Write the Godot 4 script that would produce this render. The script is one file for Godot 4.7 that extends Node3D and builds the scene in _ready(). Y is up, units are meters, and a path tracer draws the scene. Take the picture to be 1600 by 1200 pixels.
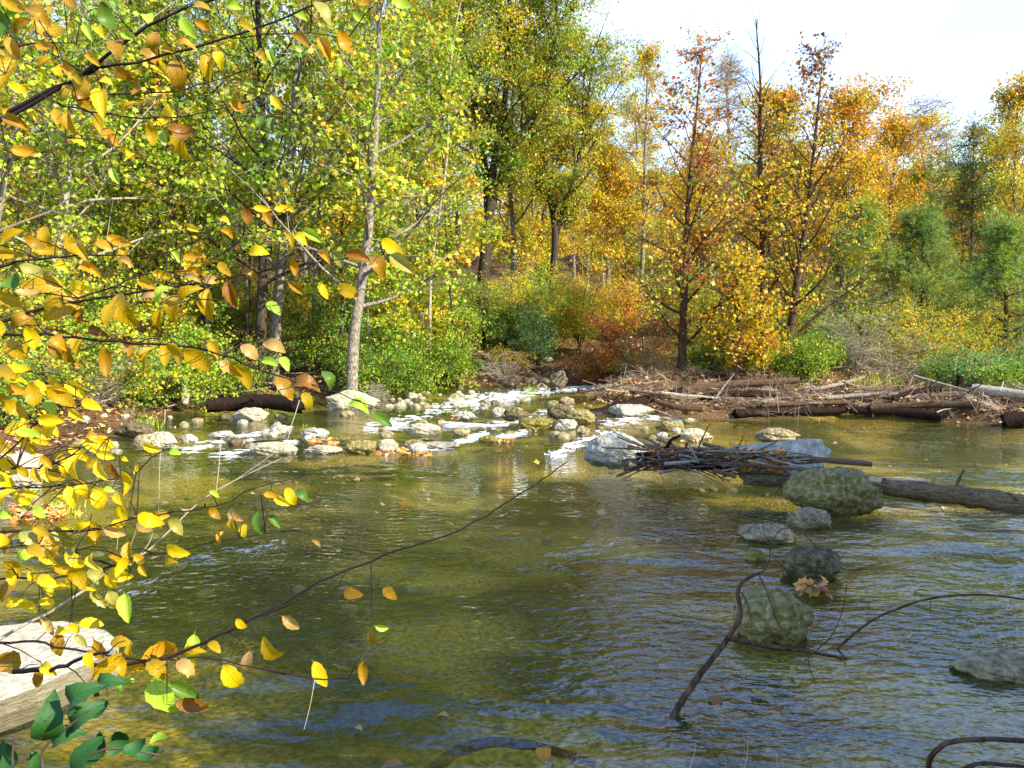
extends Node3D
# A rocky autumn creek: y up, metres. The water of the near pool lies at y = 0, the lens 2 m above it.

const F := 1200.0           # focal length in pixels of the 1600 x 1200 photograph
const EYE := Vector3(0, 2.0, 0)
const PITCH := 0.05         # radians the lens looks down

var used := {}
var M := {}                 # materials
var C := {}                 # leaf cluster meshes
var noise := FastNoiseLite.new()
var shore := PackedVector2Array()

# ---------------------------------------------------------------- small helpers
class MB:
	var v := PackedVector3Array()
	var n := PackedVector3Array()
	var c := PackedColorArray()
	var ix := PackedInt32Array()
	func tube(pts: Array, rad: Array, sides: int, col := Color.WHITE, rough := 0.0, rng: RandomNumberGenerator = null) -> void:
		var cnt := pts.size()
		var t0: Vector3 = (pts[1] - pts[0]).normalized()
		var u: Vector3 = t0.cross(Vector3.UP if absf(t0.y) < 0.9 else Vector3.RIGHT).normalized()
		var first := v.size()
		for i in cnt:
			var t: Vector3 = (pts[mini(i + 1, cnt - 1)] - pts[maxi(i - 1, 0)]).normalized()
			u = (u - t * u.dot(t)).normalized()
			var w: Vector3 = t.cross(u)
			for j in sides:
				var a := TAU * j / sides
				var d: Vector3 = u * cos(a) + w * sin(a)
				var r: float = rad[i]
				if rough > 0.0:
					r *= 1.0 + rng.randf_range(-rough, rough)
				v.append(pts[i] + d * r)
				n.append(d)
				c.append(col)
		for i in cnt - 1:
			for j in sides:
				var a := first + i * sides + j
				var d := first + i * sides + (j + 1) % sides
				ix.append_array([a, a + sides, d + sides, a, d + sides, d])
		for e in [0, cnt - 1]:
			var k := v.size()
			var out: Vector3 = (pts[0] - pts[1]).normalized() if e == 0 else (pts[cnt - 1] - pts[cnt - 2]).normalized()
			v.append(pts[e] + out * rad[e] * 0.3)
			n.append(out)
			c.append(col)
			for j in sides:
				var a: int = first + e * sides + j
				var d: int = first + e * sides + (j + 1) % sides
				ix.append_array([k, a, d] if e == 0 else [k, d, a])
	func tri(a: Vector3, b: Vector3, d: Vector3, col: Color) -> void:
		var k := v.size()
		var nn := (d - a).cross(b - a).normalized()
		v.append_array([a, b, d])
		n.append_array([nn, nn, nn])
		c.append_array([col, col, col])
		ix.append_array([k, k + 1, k + 2])
	func arrays() -> Array:
		var a := []
		a.resize(Mesh.ARRAY_MAX)
		a[Mesh.ARRAY_VERTEX] = v
		a[Mesh.ARRAY_NORMAL] = n
		a[Mesh.ARRAY_COLOR] = c
		a[Mesh.ARRAY_INDEX] = ix
		return a
	func mesh() -> ArrayMesh:
		var m := ArrayMesh.new()
		m.add_surface_from_arrays(Mesh.PRIMITIVE_TRIANGLES, arrays())
		return m

func rnd(s: int) -> RandomNumberGenerator:
	var r := RandomNumberGenerator.new()
	r.seed = s
	return r

func numbered(called: String) -> String:
	var k: int = used.get(called, 0)
	used[called] = k + 1
	return called if k == 0 else "%s_%03d" % [called, k]

func tag(o: Node, label: String, category: String, group := "", kind := "") -> void:
	o.set_meta("label", label)
	if category: o.set_meta("category", category)
	if group: o.set_meta("group", group)
	if kind: o.set_meta("kind", kind)

func thing(called: String, at: Vector3, label: String, category: String, group := "") -> Node3D:
	var o := Node3D.new()
	o.name = numbered(called)
	add_child(o)
	o.position = at
	tag(o, label, category, group)
	return o

func part(called: String, mesh: Mesh, mat: Material, parent: Node) -> MeshInstance3D:
	var o := MeshInstance3D.new()
	o.name = called
	o.mesh = mesh
	o.material_override = mat
	parent.add_child(o, true)
	return o

func solo(called: String, mesh: Mesh, mat: Material, at: Vector3, label: String, category: String, group := "", kind := "") -> MeshInstance3D:
	var o := MeshInstance3D.new()
	o.name = numbered(called)
	o.mesh = mesh
	o.material_override = mat
	add_child(o)
	o.position = at
	tag(o, label, category, group, kind)
	return o

func multi(called: String, mesh: Mesh, xf: Array, cols: Array, parent: Node) -> MultiMeshInstance3D:
	var mm := MultiMesh.new()
	mm.transform_format = MultiMesh.TRANSFORM_3D
	mm.use_colors = true
	mm.mesh = mesh
	mm.instance_count = xf.size()
	for i in xf.size():
		mm.set_instance_transform(i, xf[i])
		mm.set_instance_color(i, cols[i])
	var o := MultiMeshInstance3D.new()
	o.multimesh = mm
	o.name = called
	parent.add_child(o, true)
	return o

func ray(px: float, py: float) -> Vector3:
	return Vector3((px - 800.0) / F, -(py - 600.0) / F, -1.0).rotated(Vector3.RIGHT, -PITCH)

func at_depth(px: float, py: float, d: float) -> Vector3:
	var r := ray(px, py)
	return EYE + r * (d / -r.z)

func at_level(px: float, py: float, level: float) -> Vector3:
	var r := ray(px, py)
	return EYE + r * ((level - EYE.y) / r.y)

func on_water(px: float, py: float) -> Vector3:
	var p := at_level(px, py, 0.0)
	for k in 6:
		p = at_level(px, py, water_level(p.x, p.z))
	return p

func smooth(pts: Array, per: int) -> Array:
	var out := []
	for i in pts.size() - 1:
		var a: Vector3 = pts[maxi(i - 1, 0)]
		var d: Vector3 = pts[mini(i + 2, pts.size() - 1)]
		for k in per:
			out.append((pts[i] as Vector3).cubic_interpolate(pts[i + 1], a, d, float(k) / per))
	out.append(pts[-1])
	return out

func taper(cnt: int, r0: float, r1: float, p := 1.0) -> Array:
	var out := []
	for i in cnt:
		out.append(lerpf(r0, r1, pow(float(i) / (cnt - 1), p)))
	return out

# ---------------------------------------------------------------- lie of the land
func water_level(x: float, z: float) -> float:
	var up := smoothstep(-14.0, -27.5, z) * 0.5
	return up * (1.0 - smoothstep(2.0, 5.5, x) * smoothstep(-26.0, -23.5, z))

func shore_distance(x: float, z: float) -> float:
	# positive in the water
	var p := Vector2(x, z)
	var best := 1e9
	var inside := false
	var cnt := shore.size()
	var b := shore[cnt - 1]
	for a in shore:
		var ab := b - a
		var t := clampf((p - a).dot(ab) / ab.length_squared(), 0.0, 1.0)
		best = minf(best, p.distance_squared_to(a + ab * t))
		if (a.y > z) != (b.y > z) and x < (b.x - a.x) * (z - a.y) / (b.y - a.y) + a.x:
			inside = not inside
		b = a
	return sqrt(best) if inside else -sqrt(best)

func ground_height(x: float, z: float, sd := 1e9) -> float:
	if sd > 1e8:
		sd = shore_distance(x, z)
	var w := water_level(x, z)
	var bumps := noise.get_noise_2d(x * 9.0, z * 9.0) * 0.10 + noise.get_noise_2d(x * 34.0 + 90.0, z * 34.0) * 0.05
	if sd >= 0.0:
		var riffle := smoothstep(-13.5, -16.0, z) * (1.0 - smoothstep(3.0, 6.0, x))
		return w + 0.06 - (lerpf(0.62, 0.2, riffle) * smoothstep(0.0, 2.6, sd) + 0.08 * smoothstep(0.0, 0.3, sd)) + bumps * 0.6
	var d := -sd
	var island := smoothstep(1.5, 4.0, x) * smoothstep(-17.0, -19.0, z)
	var rise := lerpf(0.32 * smoothstep(0.0, 1.6, d) + 0.4 * smoothstep(1.0, 6.0, d), (0.34 + bumps * 1.2) * smoothstep(0.0, 0.35, d) + 0.2 * smoothstep(0.4, 2.4, d) + noise.get_noise_2d(x * 16.0 + 31.0, z * 20.0) * 0.2 * smoothstep(0.2, 0.9, d), island)
	var hill := 0.125 * maxf(0.0, -z - 29.5) + 0.0011 * pow(maxf(0.0, -z - 55.0), 2.0) * 0.6
	if z > -3.0:
		hill += 0.3 * smoothstep(-3.0, 0.0, z)
	return w + 0.06 + rise + minf(hill, 34.0) + bumps * smoothstep(0.0, 0.8, d)

# ---------------------------------------------------------------- materials
func grain(freq: float, low: Color, high: Color, size := 512, mid := Color(0, 0, 0, 0), octaves := 5, kind := FastNoiseLite.TYPE_SIMPLEX_SMOOTH, sd := 1) -> NoiseTexture2D:
	var f := FastNoiseLite.new()
	f.noise_type = kind
	f.frequency = freq
	f.fractal_octaves = octaves
	f.seed = sd
	var t := NoiseTexture2D.new()
	t.noise = f
	t.width = size
	t.height = size
	t.seamless = true
	var g := Gradient.new()
	g.set_color(0, low)
	g.set_color(1, high)
	if mid.a > 0.0:
		g.add_point(0.5, mid)
	t.color_ramp = g
	return t

func stone(low: Color, mid: Color, high: Color, sd: int, scale := 0.9) -> StandardMaterial3D:
	var m := StandardMaterial3D.new()
	var t := grain(0.016, low, high, 512, mid, 7, FastNoiseLite.TYPE_SIMPLEX_SMOOTH, sd)
	t.color_ramp.add_point(0.34, low.lerp(mid, 0.35))
	t.color_ramp.add_point(0.4, mid)
	t.color_ramp.add_point(0.6, mid.lerp(high, 0.3))
	t.color_ramp.add_point(0.68, high)
	m.albedo_texture = t
	m.heightmap_enabled = true
	m.heightmap_texture = grain(0.03, Color.BLACK, Color.WHITE, 512, Color(0, 0, 0, 0), 6, FastNoiseLite.TYPE_SIMPLEX_SMOOTH, sd + 50)
	m.heightmap_scale = 3.5
	m.roughness = 0.85
	m.metallic_specular = 0.35
	m.uv1_triplanar = true
	m.uv1_world_triplanar = true
	m.uv1_scale = Vector3.ONE * scale
	return m

func bark(low: Color, high: Color, sd: int) -> StandardMaterial3D:
	var m := StandardMaterial3D.new()
	m.albedo_texture = grain(0.03, low, high, 256, Color(0, 0, 0, 0), 4, FastNoiseLite.TYPE_SIMPLEX_SMOOTH, sd)
	m.heightmap_enabled = true
	m.heightmap_texture = grain(0.05, Color.BLACK, Color.WHITE, 256, Color(0, 0, 0, 0), 4, FastNoiseLite.TYPE_SIMPLEX_SMOOTH, sd + 9)
	m.heightmap_scale = 2.0
	m.roughness = 0.9
	m.metallic_specular = 0.2
	m.uv1_triplanar = true
	m.uv1_world_triplanar = true
	m.uv1_scale = Vector3(2.2, 0.7, 2.2)
	return m

func leaf_mat(back: float, rough := 0.5, tint := Color(1, 1, 1)) -> StandardMaterial3D:
	var m := StandardMaterial3D.new()
	m.vertex_color_use_as_albedo = true
	m.albedo_color = tint
	m.roughness = rough
	m.metallic_specular = 0.4
	m.backlight_enabled = true
	m.backlight = Color(back, back, back * 0.6)
	m.cull_mode = BaseMaterial3D.CULL_DISABLED
	return m

func plain(col: Color, rough := 0.9) -> StandardMaterial3D:
	var m := StandardMaterial3D.new()
	m.albedo_color = col
	m.roughness = rough
	m.metallic_specular = 0.25
	return m

func blade_texture(base: Color, vein: Color, blotch: Color, amount: float, sd: int) -> ImageTexture:
	# one leaf blade: pale ribs, brown specks and margins, as leaves have them in autumn
	var im := Image.create(96, 96, false, Image.FORMAT_RGB8)
	var f := FastNoiseLite.new()
	f.seed = sd
	f.frequency = 0.1
	for y in 96:
		for x in 96:
			var u := (x - 47.5) / 48.0
			var t := y / 95.0
			var col := base
			var s := fmod(t * 7.0 - absf(u) * 2.3 + 10.0, 1.0)
			if s < 0.16 or absf(u) < 0.045:
				col = col.lerp(vein, 0.55)
			var k := f.get_noise_2d(x, y) + (f.get_noise_2d(x * 2.6 + 300.0, y * 2.6) * 0.5) + maxf(0.0, absf(u) - 0.5) * 0.5
			if k > 0.62 - amount:
				col = col.lerp(blotch, clampf((k - 0.62 + amount) * 4.0, 0.0, 0.85))
			im.set_pixel(x, y, col)
	return ImageTexture.create_from_image(im)

func blade_mat(base: Color, blotch: Color, amount: float, sd: int, back := 0.85) -> StandardMaterial3D:
	var m := StandardMaterial3D.new()
	m.albedo_texture = blade_texture(base, base.darkened(0.28), blotch, amount, sd)
	m.roughness = 0.45
	m.metallic_specular = 0.4
	m.backlight_enabled = true
	m.backlight = Color(back, back, back * 0.7)
	m.cull_mode = BaseMaterial3D.CULL_DISABLED
	return m

func make_materials() -> void:
	M.pale = stone(Color(0.4, 0.39, 0.31), Color(0.58, 0.56, 0.47), Color(0.7, 0.67, 0.57), 3)
	M.grey = stone(Color(0.32, 0.28, 0.17), Color(0.5, 0.45, 0.31), Color(0.62, 0.56, 0.41), 5, 1.3)
	M.moss = stone(Color(0.34, 0.32, 0.07), Color(0.47, 0.42, 0.22), Color(0.62, 0.56, 0.4), 8, 1.5)
	M.dark = stone(Color(0.2, 0.17, 0.1), Color(0.33, 0.29, 0.18), Color(0.47, 0.42, 0.28), 12, 1.3)
	M.slab = stone(Color(0.48, 0.45, 0.35), Color(0.62, 0.58, 0.46), Color(0.7, 0.66, 0.54), 17, 0.9)
	M.cream = stone(Color(0.55, 0.51, 0.39), Color(0.66, 0.62, 0.49), Color(0.7, 0.66, 0.54), 19, 1.6)
	M.cream.heightmap_scale = 0.7
	M.gold_moss = stone(Color(0.22, 0.2, 0.08), Color(0.42, 0.38, 0.12), Color(0.55, 0.5, 0.26), 21, 1.4)
	M.bark_grey = bark(Color(0.28, 0.25, 0.2), Color(0.68, 0.64, 0.55), 31)
	M.bark_dark = bark(Color(0.12, 0.1, 0.08), Color(0.4, 0.35, 0.28), 33)
	M.bark_pale = bark(Color(0.42, 0.38, 0.3), Color(0.75, 0.71, 0.62), 35)
	M.bark_brown = bark(Color(0.16, 0.11, 0.07), Color(0.48, 0.38, 0.28), 37)
	M.log = bark(Color(0.24, 0.18, 0.11), Color(0.62, 0.52, 0.38), 39)
	M.log.uv1_scale = Vector3(0.8, 3.0, 3.0)
	M.old_log = bark(Color(0.15, 0.11, 0.075), Color(0.46, 0.37, 0.27), 40)
	M.old_log.uv1_scale = Vector3(0.8, 3.0, 3.0)
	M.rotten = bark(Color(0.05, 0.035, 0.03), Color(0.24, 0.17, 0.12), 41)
	M.twig = plain(Color(0.34, 0.28, 0.22))
	M.twig_dark = plain(Color(0.16, 0.115, 0.1), 0.6)
	M.twig_pale = plain(Color(0.62, 0.57, 0.48))
	M.stick = bark(Color(0.3, 0.22, 0.16), Color(0.62, 0.52, 0.42), 43)
	M.stick.uv1_scale = Vector3.ONE * 6.0
	M.leaf = leaf_mat(0.95, 0.4)
	M.litter = leaf_mat(0.2, 0.8)
	M.grass = leaf_mat(0.6)
	var g := StandardMaterial3D.new()
	g.vertex_color_use_as_albedo = true
	g.albedo_texture = grain(0.05, Color(0.45, 0.42, 0.38), Color(1, 1, 1), 512, Color(0.78, 0.76, 0.72), 6, FastNoiseLite.TYPE_SIMPLEX_SMOOTH, 61)
	g.heightmap_enabled = true
	g.heightmap_texture = grain(0.06, Color.BLACK, Color.WHITE, 512, Color(0, 0, 0, 0), 5, FastNoiseLite.TYPE_CELLULAR, 63)
	g.heightmap_scale = 4.0
	g.roughness = 0.95
	g.metallic_specular = 0.15
	g.uv1_triplanar = true
	g.uv1_world_triplanar = true
	g.uv1_scale = Vector3.ONE * 0.55
	M.ground = g
	var w := StandardMaterial3D.new()
	w.transparency = BaseMaterial3D.TRANSPARENCY_ALPHA
	w.albedo_color = Color(0.24, 0.25, 0.05, 0.05)
	w.roughness = 0.02
	w.metallic_specular = 0.5
	w.heightmap_enabled = true
	w.heightmap_texture = grain(0.018, Color.BLACK, Color.WHITE, 1024, Color(0, 0, 0, 0), 4, FastNoiseLite.TYPE_SIMPLEX_SMOOTH, 71)
	w.heightmap_scale = 1.1
	w.uv1_triplanar = true
	w.uv1_world_triplanar = true
	w.uv1_scale = Vector3(0.22, 0.22, 0.4)
	M.water = w
	M.blades = [blade_mesh(1, 0.24, 0.3, 0.12), blade_mesh(2, 0.29, 0.55, 0.08), blade_mesh(3, 0.2, -0.35, 0.3), blade_mesh(4, 0.27, 0.9, 0.2), blade_mesh(5, 0.23, 0.15, 0.45), blade_mesh(6, 0.26, -0.7, 0.15), blade_mesh(7, 0.22, 0.5, 0.6)]
	var rusty := Color(0.45, 0.2, 0.06)
	M.blade_Y = blade_mat(Color(0.9, 0.77, 0.06), rusty, 0.06, 1, 1.0)
	M.blade_G = blade_mat(Color(0.74, 0.6, 0.05), rusty, 0.2, 2, 1.0)
	M.blade_A = blade_mat(Color(0.61, 0.46, 0.05), Color(0.32, 0.15, 0.06), 0.25, 3)
	M.blade_R = blade_mat(Color(0.54, 0.36, 0.07), Color(0.24, 0.12, 0.06), 0.3, 4)
	M.blade_O = blade_mat(Color(0.76, 0.55, 0.05), Color(0.5, 0.22, 0.05), 0.18, 5)
	M.blade_L = blade_mat(Color(0.62, 0.74, 0.18), Color(0.6, 0.5, 0.1), 0.0, 6)
	M.blade_D = blade_mat(Color(0.34, 0.46, 0.12), Color(0.5, 0.45, 0.15), 0.0, 7)
	M.blade_T = blade_mat(Color(0.7, 0.56, 0.3), Color(0.5, 0.32, 0.18), 0.12, 8)
	M.blade_V = blade_mat(Color(0.6, 0.58, 0.24), rusty, 0.08, 9)
	M.blade_E = blade_mat(Color(0.13, 0.3, 0.07), Color(0.2, 0.3, 0.1), -0.3, 10, 0.5)
	M.blade_E.roughness = 0.65
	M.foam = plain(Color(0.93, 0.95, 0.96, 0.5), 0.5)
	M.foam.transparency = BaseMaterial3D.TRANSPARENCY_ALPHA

# ---------------------------------------------------------------- leaves gathered on twigs
func leaf_lobed(b: MB, p: Vector3, dir: Vector3, nn: Vector3, s: float, col: Color, cup: float) -> void:
	var side := dir.cross(nn).normalized()
	var shape := [Vector2(0, 0), Vector2(0.42, 0.12), Vector2(0.3, 0.36), Vector2(0.52, 0.6), Vector2(0.2, 0.66), Vector2(0.0, 1.0), Vector2(-0.2, 0.66), Vector2(-0.52, 0.6), Vector2(-0.3, 0.36), Vector2(-0.42, 0.12)]
	var mid := p + dir * s * 0.42
	for i in 10:
		var a: Vector2 = shape[i]
		var d: Vector2 = shape[(i + 1) % 10]
		b.tri(mid, p + (side * a.x + dir * a.y) * s - nn * cup * s * absf(a.x), p + (side * d.x + dir * d.y) * s - nn * cup * s * absf(d.x), col)

func leaf_oval(b: MB, p: Vector3, dir: Vector3, nn: Vector3, s: float, col: Color, cup: float, wide := 0.27) -> void:
	var side := dir.cross(nn).normalized()
	var tip := p + dir * s - nn * cup * s * 0.5
	var l := p + dir * s * 0.45 + side * s * wide + nn * cup * s * 0.5
	var r := p + dir * s * 0.45 - side * s * wide + nn * cup * s * 0.5
	b.tri(p, l, tip, col)
	b.tri(p, tip, r, col)

func cluster(kind: String, count: int, radius: float, size: float, sd: int, odd := Color(1, 1, 1), share := 0.0, twig := "twig") -> ArrayMesh:
	var r := rnd(sd)
	var leaves := MB.new()
	var wood := MB.new()
	var arms := []
	for k in 5:
		var e := Vector3(r.randf_range(-1, 1), r.randf_range(-0.35, 0.6), r.randf_range(-1, 1)).normalized() * radius * r.randf_range(0.7, 1.1)
		arms.append(e)
		wood.tube([Vector3.ZERO, e * 0.5 + Vector3(0, r.randf_range(-0.1, 0.1) * radius, 0), e], [radius * 0.012, radius * 0.009, radius * 0.004], 3)
	for i in count:
		var e: Vector3 = arms[r.randi() % 5]
		var p := e * r.randf_range(0.2, 1.05) + Vector3(r.randfn(), r.randfn() * 0.7, r.randfn()) * radius * 0.26
		var dir := (e.normalized() * 0.5 + Vector3(r.randfn(), r.randfn() - 0.5, r.randfn())).normalized()
		var nn := (Vector3(r.randfn() * 0.8, 0.9, r.randfn() * 0.8)).normalized()
		nn = (nn - dir * nn.dot(dir)).normalized()
		var k := r.randf_range(0.72, 1.25)
		var col := Color(k * r.randf_range(0.85, 1.15), k, k * r.randf_range(0.7, 1.2))
		if r.randf() < share:
			col = Color(col.r * odd.r, col.g * odd.g, col.b * odd.b)
		var s := size * r.randf_range(0.65, 1.25)
		match kind:
			"lobed": leaf_lobed(leaves, p, dir, nn, s, col, r.randf_range(-0.2, 0.5))
			"oval": leaf_oval(leaves, p, dir, nn, s, col, r.randf_range(-0.1, 0.3))
			"needle":
				dir = (e.normalized() + Vector3(r.randfn(), r.randfn(), r.randfn()) * 0.55).normalized()
				nn = dir.cross(Vector3(r.randfn(), r.randfn(), r.randfn())).normalized()
				leaf_oval(leaves, e * r.randf(), dir, nn, s, col, 0.0, 0.045)
	var m := ArrayMesh.new()
	m.add_surface_from_arrays(Mesh.PRIMITIVE_TRIANGLES, leaves.arrays())
	m.add_surface_from_arrays(Mesh.PRIMITIVE_TRIANGLES, wood.arrays())
	m.surface_set_material(0, M.leaf)
	m.surface_set_material(1, M[twig])
	return m

func make_clusters() -> void:
	var brown := Color(1.5, 0.5, 0.8)
	C.sycamore = [cluster("lobed", 26, 0.6, 0.135, 101, brown, 0.12), cluster("lobed", 30, 0.65, 0.13, 102, brown, 0.2), cluster("lobed", 20, 0.6, 0.15, 103, brown, 0.05, "twig_pale")]
	C.rusty = [cluster("lobed", 18, 0.7, 0.115, 111, Color(1.15, 1.7, 1.0), 0.3), cluster("lobed", 20, 0.75, 0.11, 112, Color(1.15, 1.6, 1.0), 0.35)]
	C.oval = [cluster("oval", 40, 0.5, 0.13, 121, brown, 0.08), cluster("oval", 46, 0.55, 0.12, 122, Color(1.3, 0.8, 1), 0.15)]
	C.small = [cluster("oval", 55, 0.42, 0.085, 131), cluster("oval", 60, 0.45, 0.08, 132, Color(1.4, 0.8, 1), 0.12)]
	C.far = [cluster("oval", 60, 0.85, 0.2, 141, Color(1.3, 0.7, 1), 0.15), cluster("oval", 66, 0.9, 0.19, 142)]
	C.needle = [cluster("needle", 80, 0.6, 0.2, 151), cluster("needle", 90, 0.65, 0.18, 152)]
	C.bare = [cluster("oval", 4, 0.8, 0.08, 161, Color.WHITE, 0.0, "twig_pale"), cluster("oval", 3, 0.9, 0.08, 162, Color.WHITE, 0.0, "twig_pale")]

const HUE := {
	"green": Color(0.17, 0.33, 0.02), "lime": Color(0.42, 0.54, 0.035), "yellow": Color(0.72, 0.56, 0.03), "gold": Color(0.72, 0.46, 0.03), "orange": Color(0.74, 0.36, 0.02),
	"rust": Color(0.48, 0.15, 0.03), "brown": Color(0.26, 0.14, 0.05), "red": Color(0.42, 0.045, 0.06), "deep": Color(0.07, 0.17, 0.035), "pine": Color(0.2, 0.34, 0.09),
	"olive": Color(0.36, 0.37, 0.05), "cedar": Color(0.045, 0.085, 0.03), "glossy": Color(0.2, 0.36, 0.1)}

func hue(names: Array, r: RandomNumberGenerator) -> Color:
	var c: Color = HUE[names[r.randi() % names.size()]]
	var k := r.randf_range(0.8, 1.2)
	return Color(c.r * k * r.randf_range(0.9, 1.1), c.g * k, c.b * k)

# ---------------------------------------------------------------- trees and shrubs
# o: called, label, group, category, stems: arrays of world points, r0, r1, limbs, from, reach, lift0, lift1, crown: cluster kind, hues, top_hues, sub, fill, bark, size
func tree(o: Dictionary) -> Node3D:
	var r := rnd(o.get("sd", 1) * 7919 + 17)
	var base: Vector3 = o.stems[0][0]
	var root := thing(o.called, base, o.label, o.get("category", "tree"), o.get("group", ""))
	var trunk := MB.new()
	var limbs := MB.new()
	var kinds: Array = C[o.get("crown", "oval")]
	var spots := []
	for k in kinds: spots.append([[], []])
	var size: float = o.get("size", 1.0)
	var fill: float = o.get("fill", 1.0)
	var hues: Array = o.hues
	var top_hues: Array = o.get("top_hues", hues)
	for stem in o.stems:
		var local := []
		for p in stem: local.append(p - base)
		var pts := smooth(local, 4)
		var rad := taper(pts.size(), o.r0, o.r1, 0.8)
		rad[0] *= 1.35
		rad[1] *= 1.12
		trunk.tube(pts, rad, o.get("sides", 9), Color.WHITE, 0.06, r)
		var tall: float = (pts[-1] - pts[0]).length()
		var cnt: int = o.limbs
		for i in cnt:
			var t := lerpf(o.get("from", 0.3), 0.99, (i + r.randf()) / cnt)
			var fi := t * (pts.size() - 1)
			var i0 := mini(int(fi), pts.size() - 2)
			var p: Vector3 = (pts[i0] as Vector3).lerp(pts[i0 + 1], fi - i0)
			var shape: float = o.get("taper", 0.65)
			var L: float = o.reach * (1.0 - shape * pow(t, 1.6)) * r.randf_range(0.65, 1.15)
			if o.get("domed", false):
				L *= 0.55 + 0.75 * sin(clampf((t - o.get("from", 0.3)) / (1.0 - o.get("from", 0.3)), 0.0, 1.0) * PI)
			var az := i * 2.399 + r.randf_range(-0.5, 0.5)
			var lift: float = lerpf(o.get("lift0", 0.5), o.get("lift1", 1.0), t) + r.randf_range(-0.2, 0.2)
			var dir := Vector3(cos(az) * cos(lift), sin(lift), sin(az) * cos(lift))
			var path := [p]
			var q := p
			var steps := 5
			for s in steps:
				dir = (dir + Vector3(r.randfn() * 0.12, r.randfn() * 0.1 + o.get("bend", 0.05), r.randfn() * 0.12)).normalized()
				q += dir * L / steps
				path.append(q)
			var rb: float = rad[i0] * o.get("limb_size", 0.42)
			limbs.tube(path, taper(6, rb, maxf(0.004, rb * 0.2)), 5)
			var sub: int = o.get("sub", 4)
			for k in sub:
				var s := r.randf_range(0.3, 1.0)
				var si := mini(int(s * steps), steps - 1)
				var sp: Vector3 = (path[si] as Vector3).lerp(path[si + 1], s * steps - si)
				var sdir := (dir * 0.5 + Vector3(r.randfn(), r.randfn() * 0.6 + 0.12, r.randfn()).normalized()).normalized()
				var sl := L * r.randf_range(0.2, 0.45)
				var e1 := sp + sdir * sl * 0.5 + Vector3(0, 0.04 * sl, 0)
				var e2 := sp + sdir * sl
				limbs.tube([sp, e1, e2], [rb * 0.3, rb * 0.2, maxf(0.003, rb * 0.08)], 3)
				for e in [e1, e2]:
					var up: float = clampf((e.y / maxf(tall, 0.1)) * 1.3 - 0.35, 0.0, 1.0)
					if r.randf() > fill * (1.0 - o.get("bare_top", 0.0) * smoothstep(0.35, 0.75, up)): continue
					var v := r.randi() % kinds.size()
					var turn := Basis.from_euler(Vector3(r.randf_range(-0.4, 0.4), r.randf() * TAU, r.randf_range(-0.4, 0.4))).scaled(Vector3.ONE * size * r.randf_range(0.75, 1.25))
					spots[v][0].append(Transform3D(turn, e))
					spots[v][1].append(hue(top_hues if r.randf() < up else hues, r))
	part("trunk", trunk.mesh(), M[o.get("bark", "bark_grey")], root)
	part("limbs", limbs.mesh(), M[o.get("bark", "bark_grey")], root)
	for k in kinds.size():
		if spots[k][0].size():
			var cr := multi("crown", kinds[k], spots[k][0], spots[k][1], root)
			cr.set_meta("kind", "stuff")
	return root

func stem_px(pts: Array, d: float, lean := 0.0) -> Array:
	# trunk line: first point is set on the ground at that depth
	var out := []
	for i in pts.size():
		out.append(at_depth(pts[i][0], pts[i][1], d + lean * i))
	var g: Vector3 = out[0]
	g.y = ground_height(g.x, g.z) - 0.08
	out[0] = g
	return out

func straight(x: float, z: float, h: float, r: RandomNumberGenerator, lean := 0.06) -> Array:
	var g := Vector3(x, ground_height(x, z) - 0.1, z)
	var out := [g]
	var drift := Vector3(r.randf_range(-lean, lean), 0, r.randf_range(-lean, lean))
	for i in 4:
		var t := (i + 1) / 4.0
		out.append(g + Vector3(0, h * t, 0) + drift * h * t + Vector3(r.randfn(), 0, r.randfn()) * h * 0.012)
	return out

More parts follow.
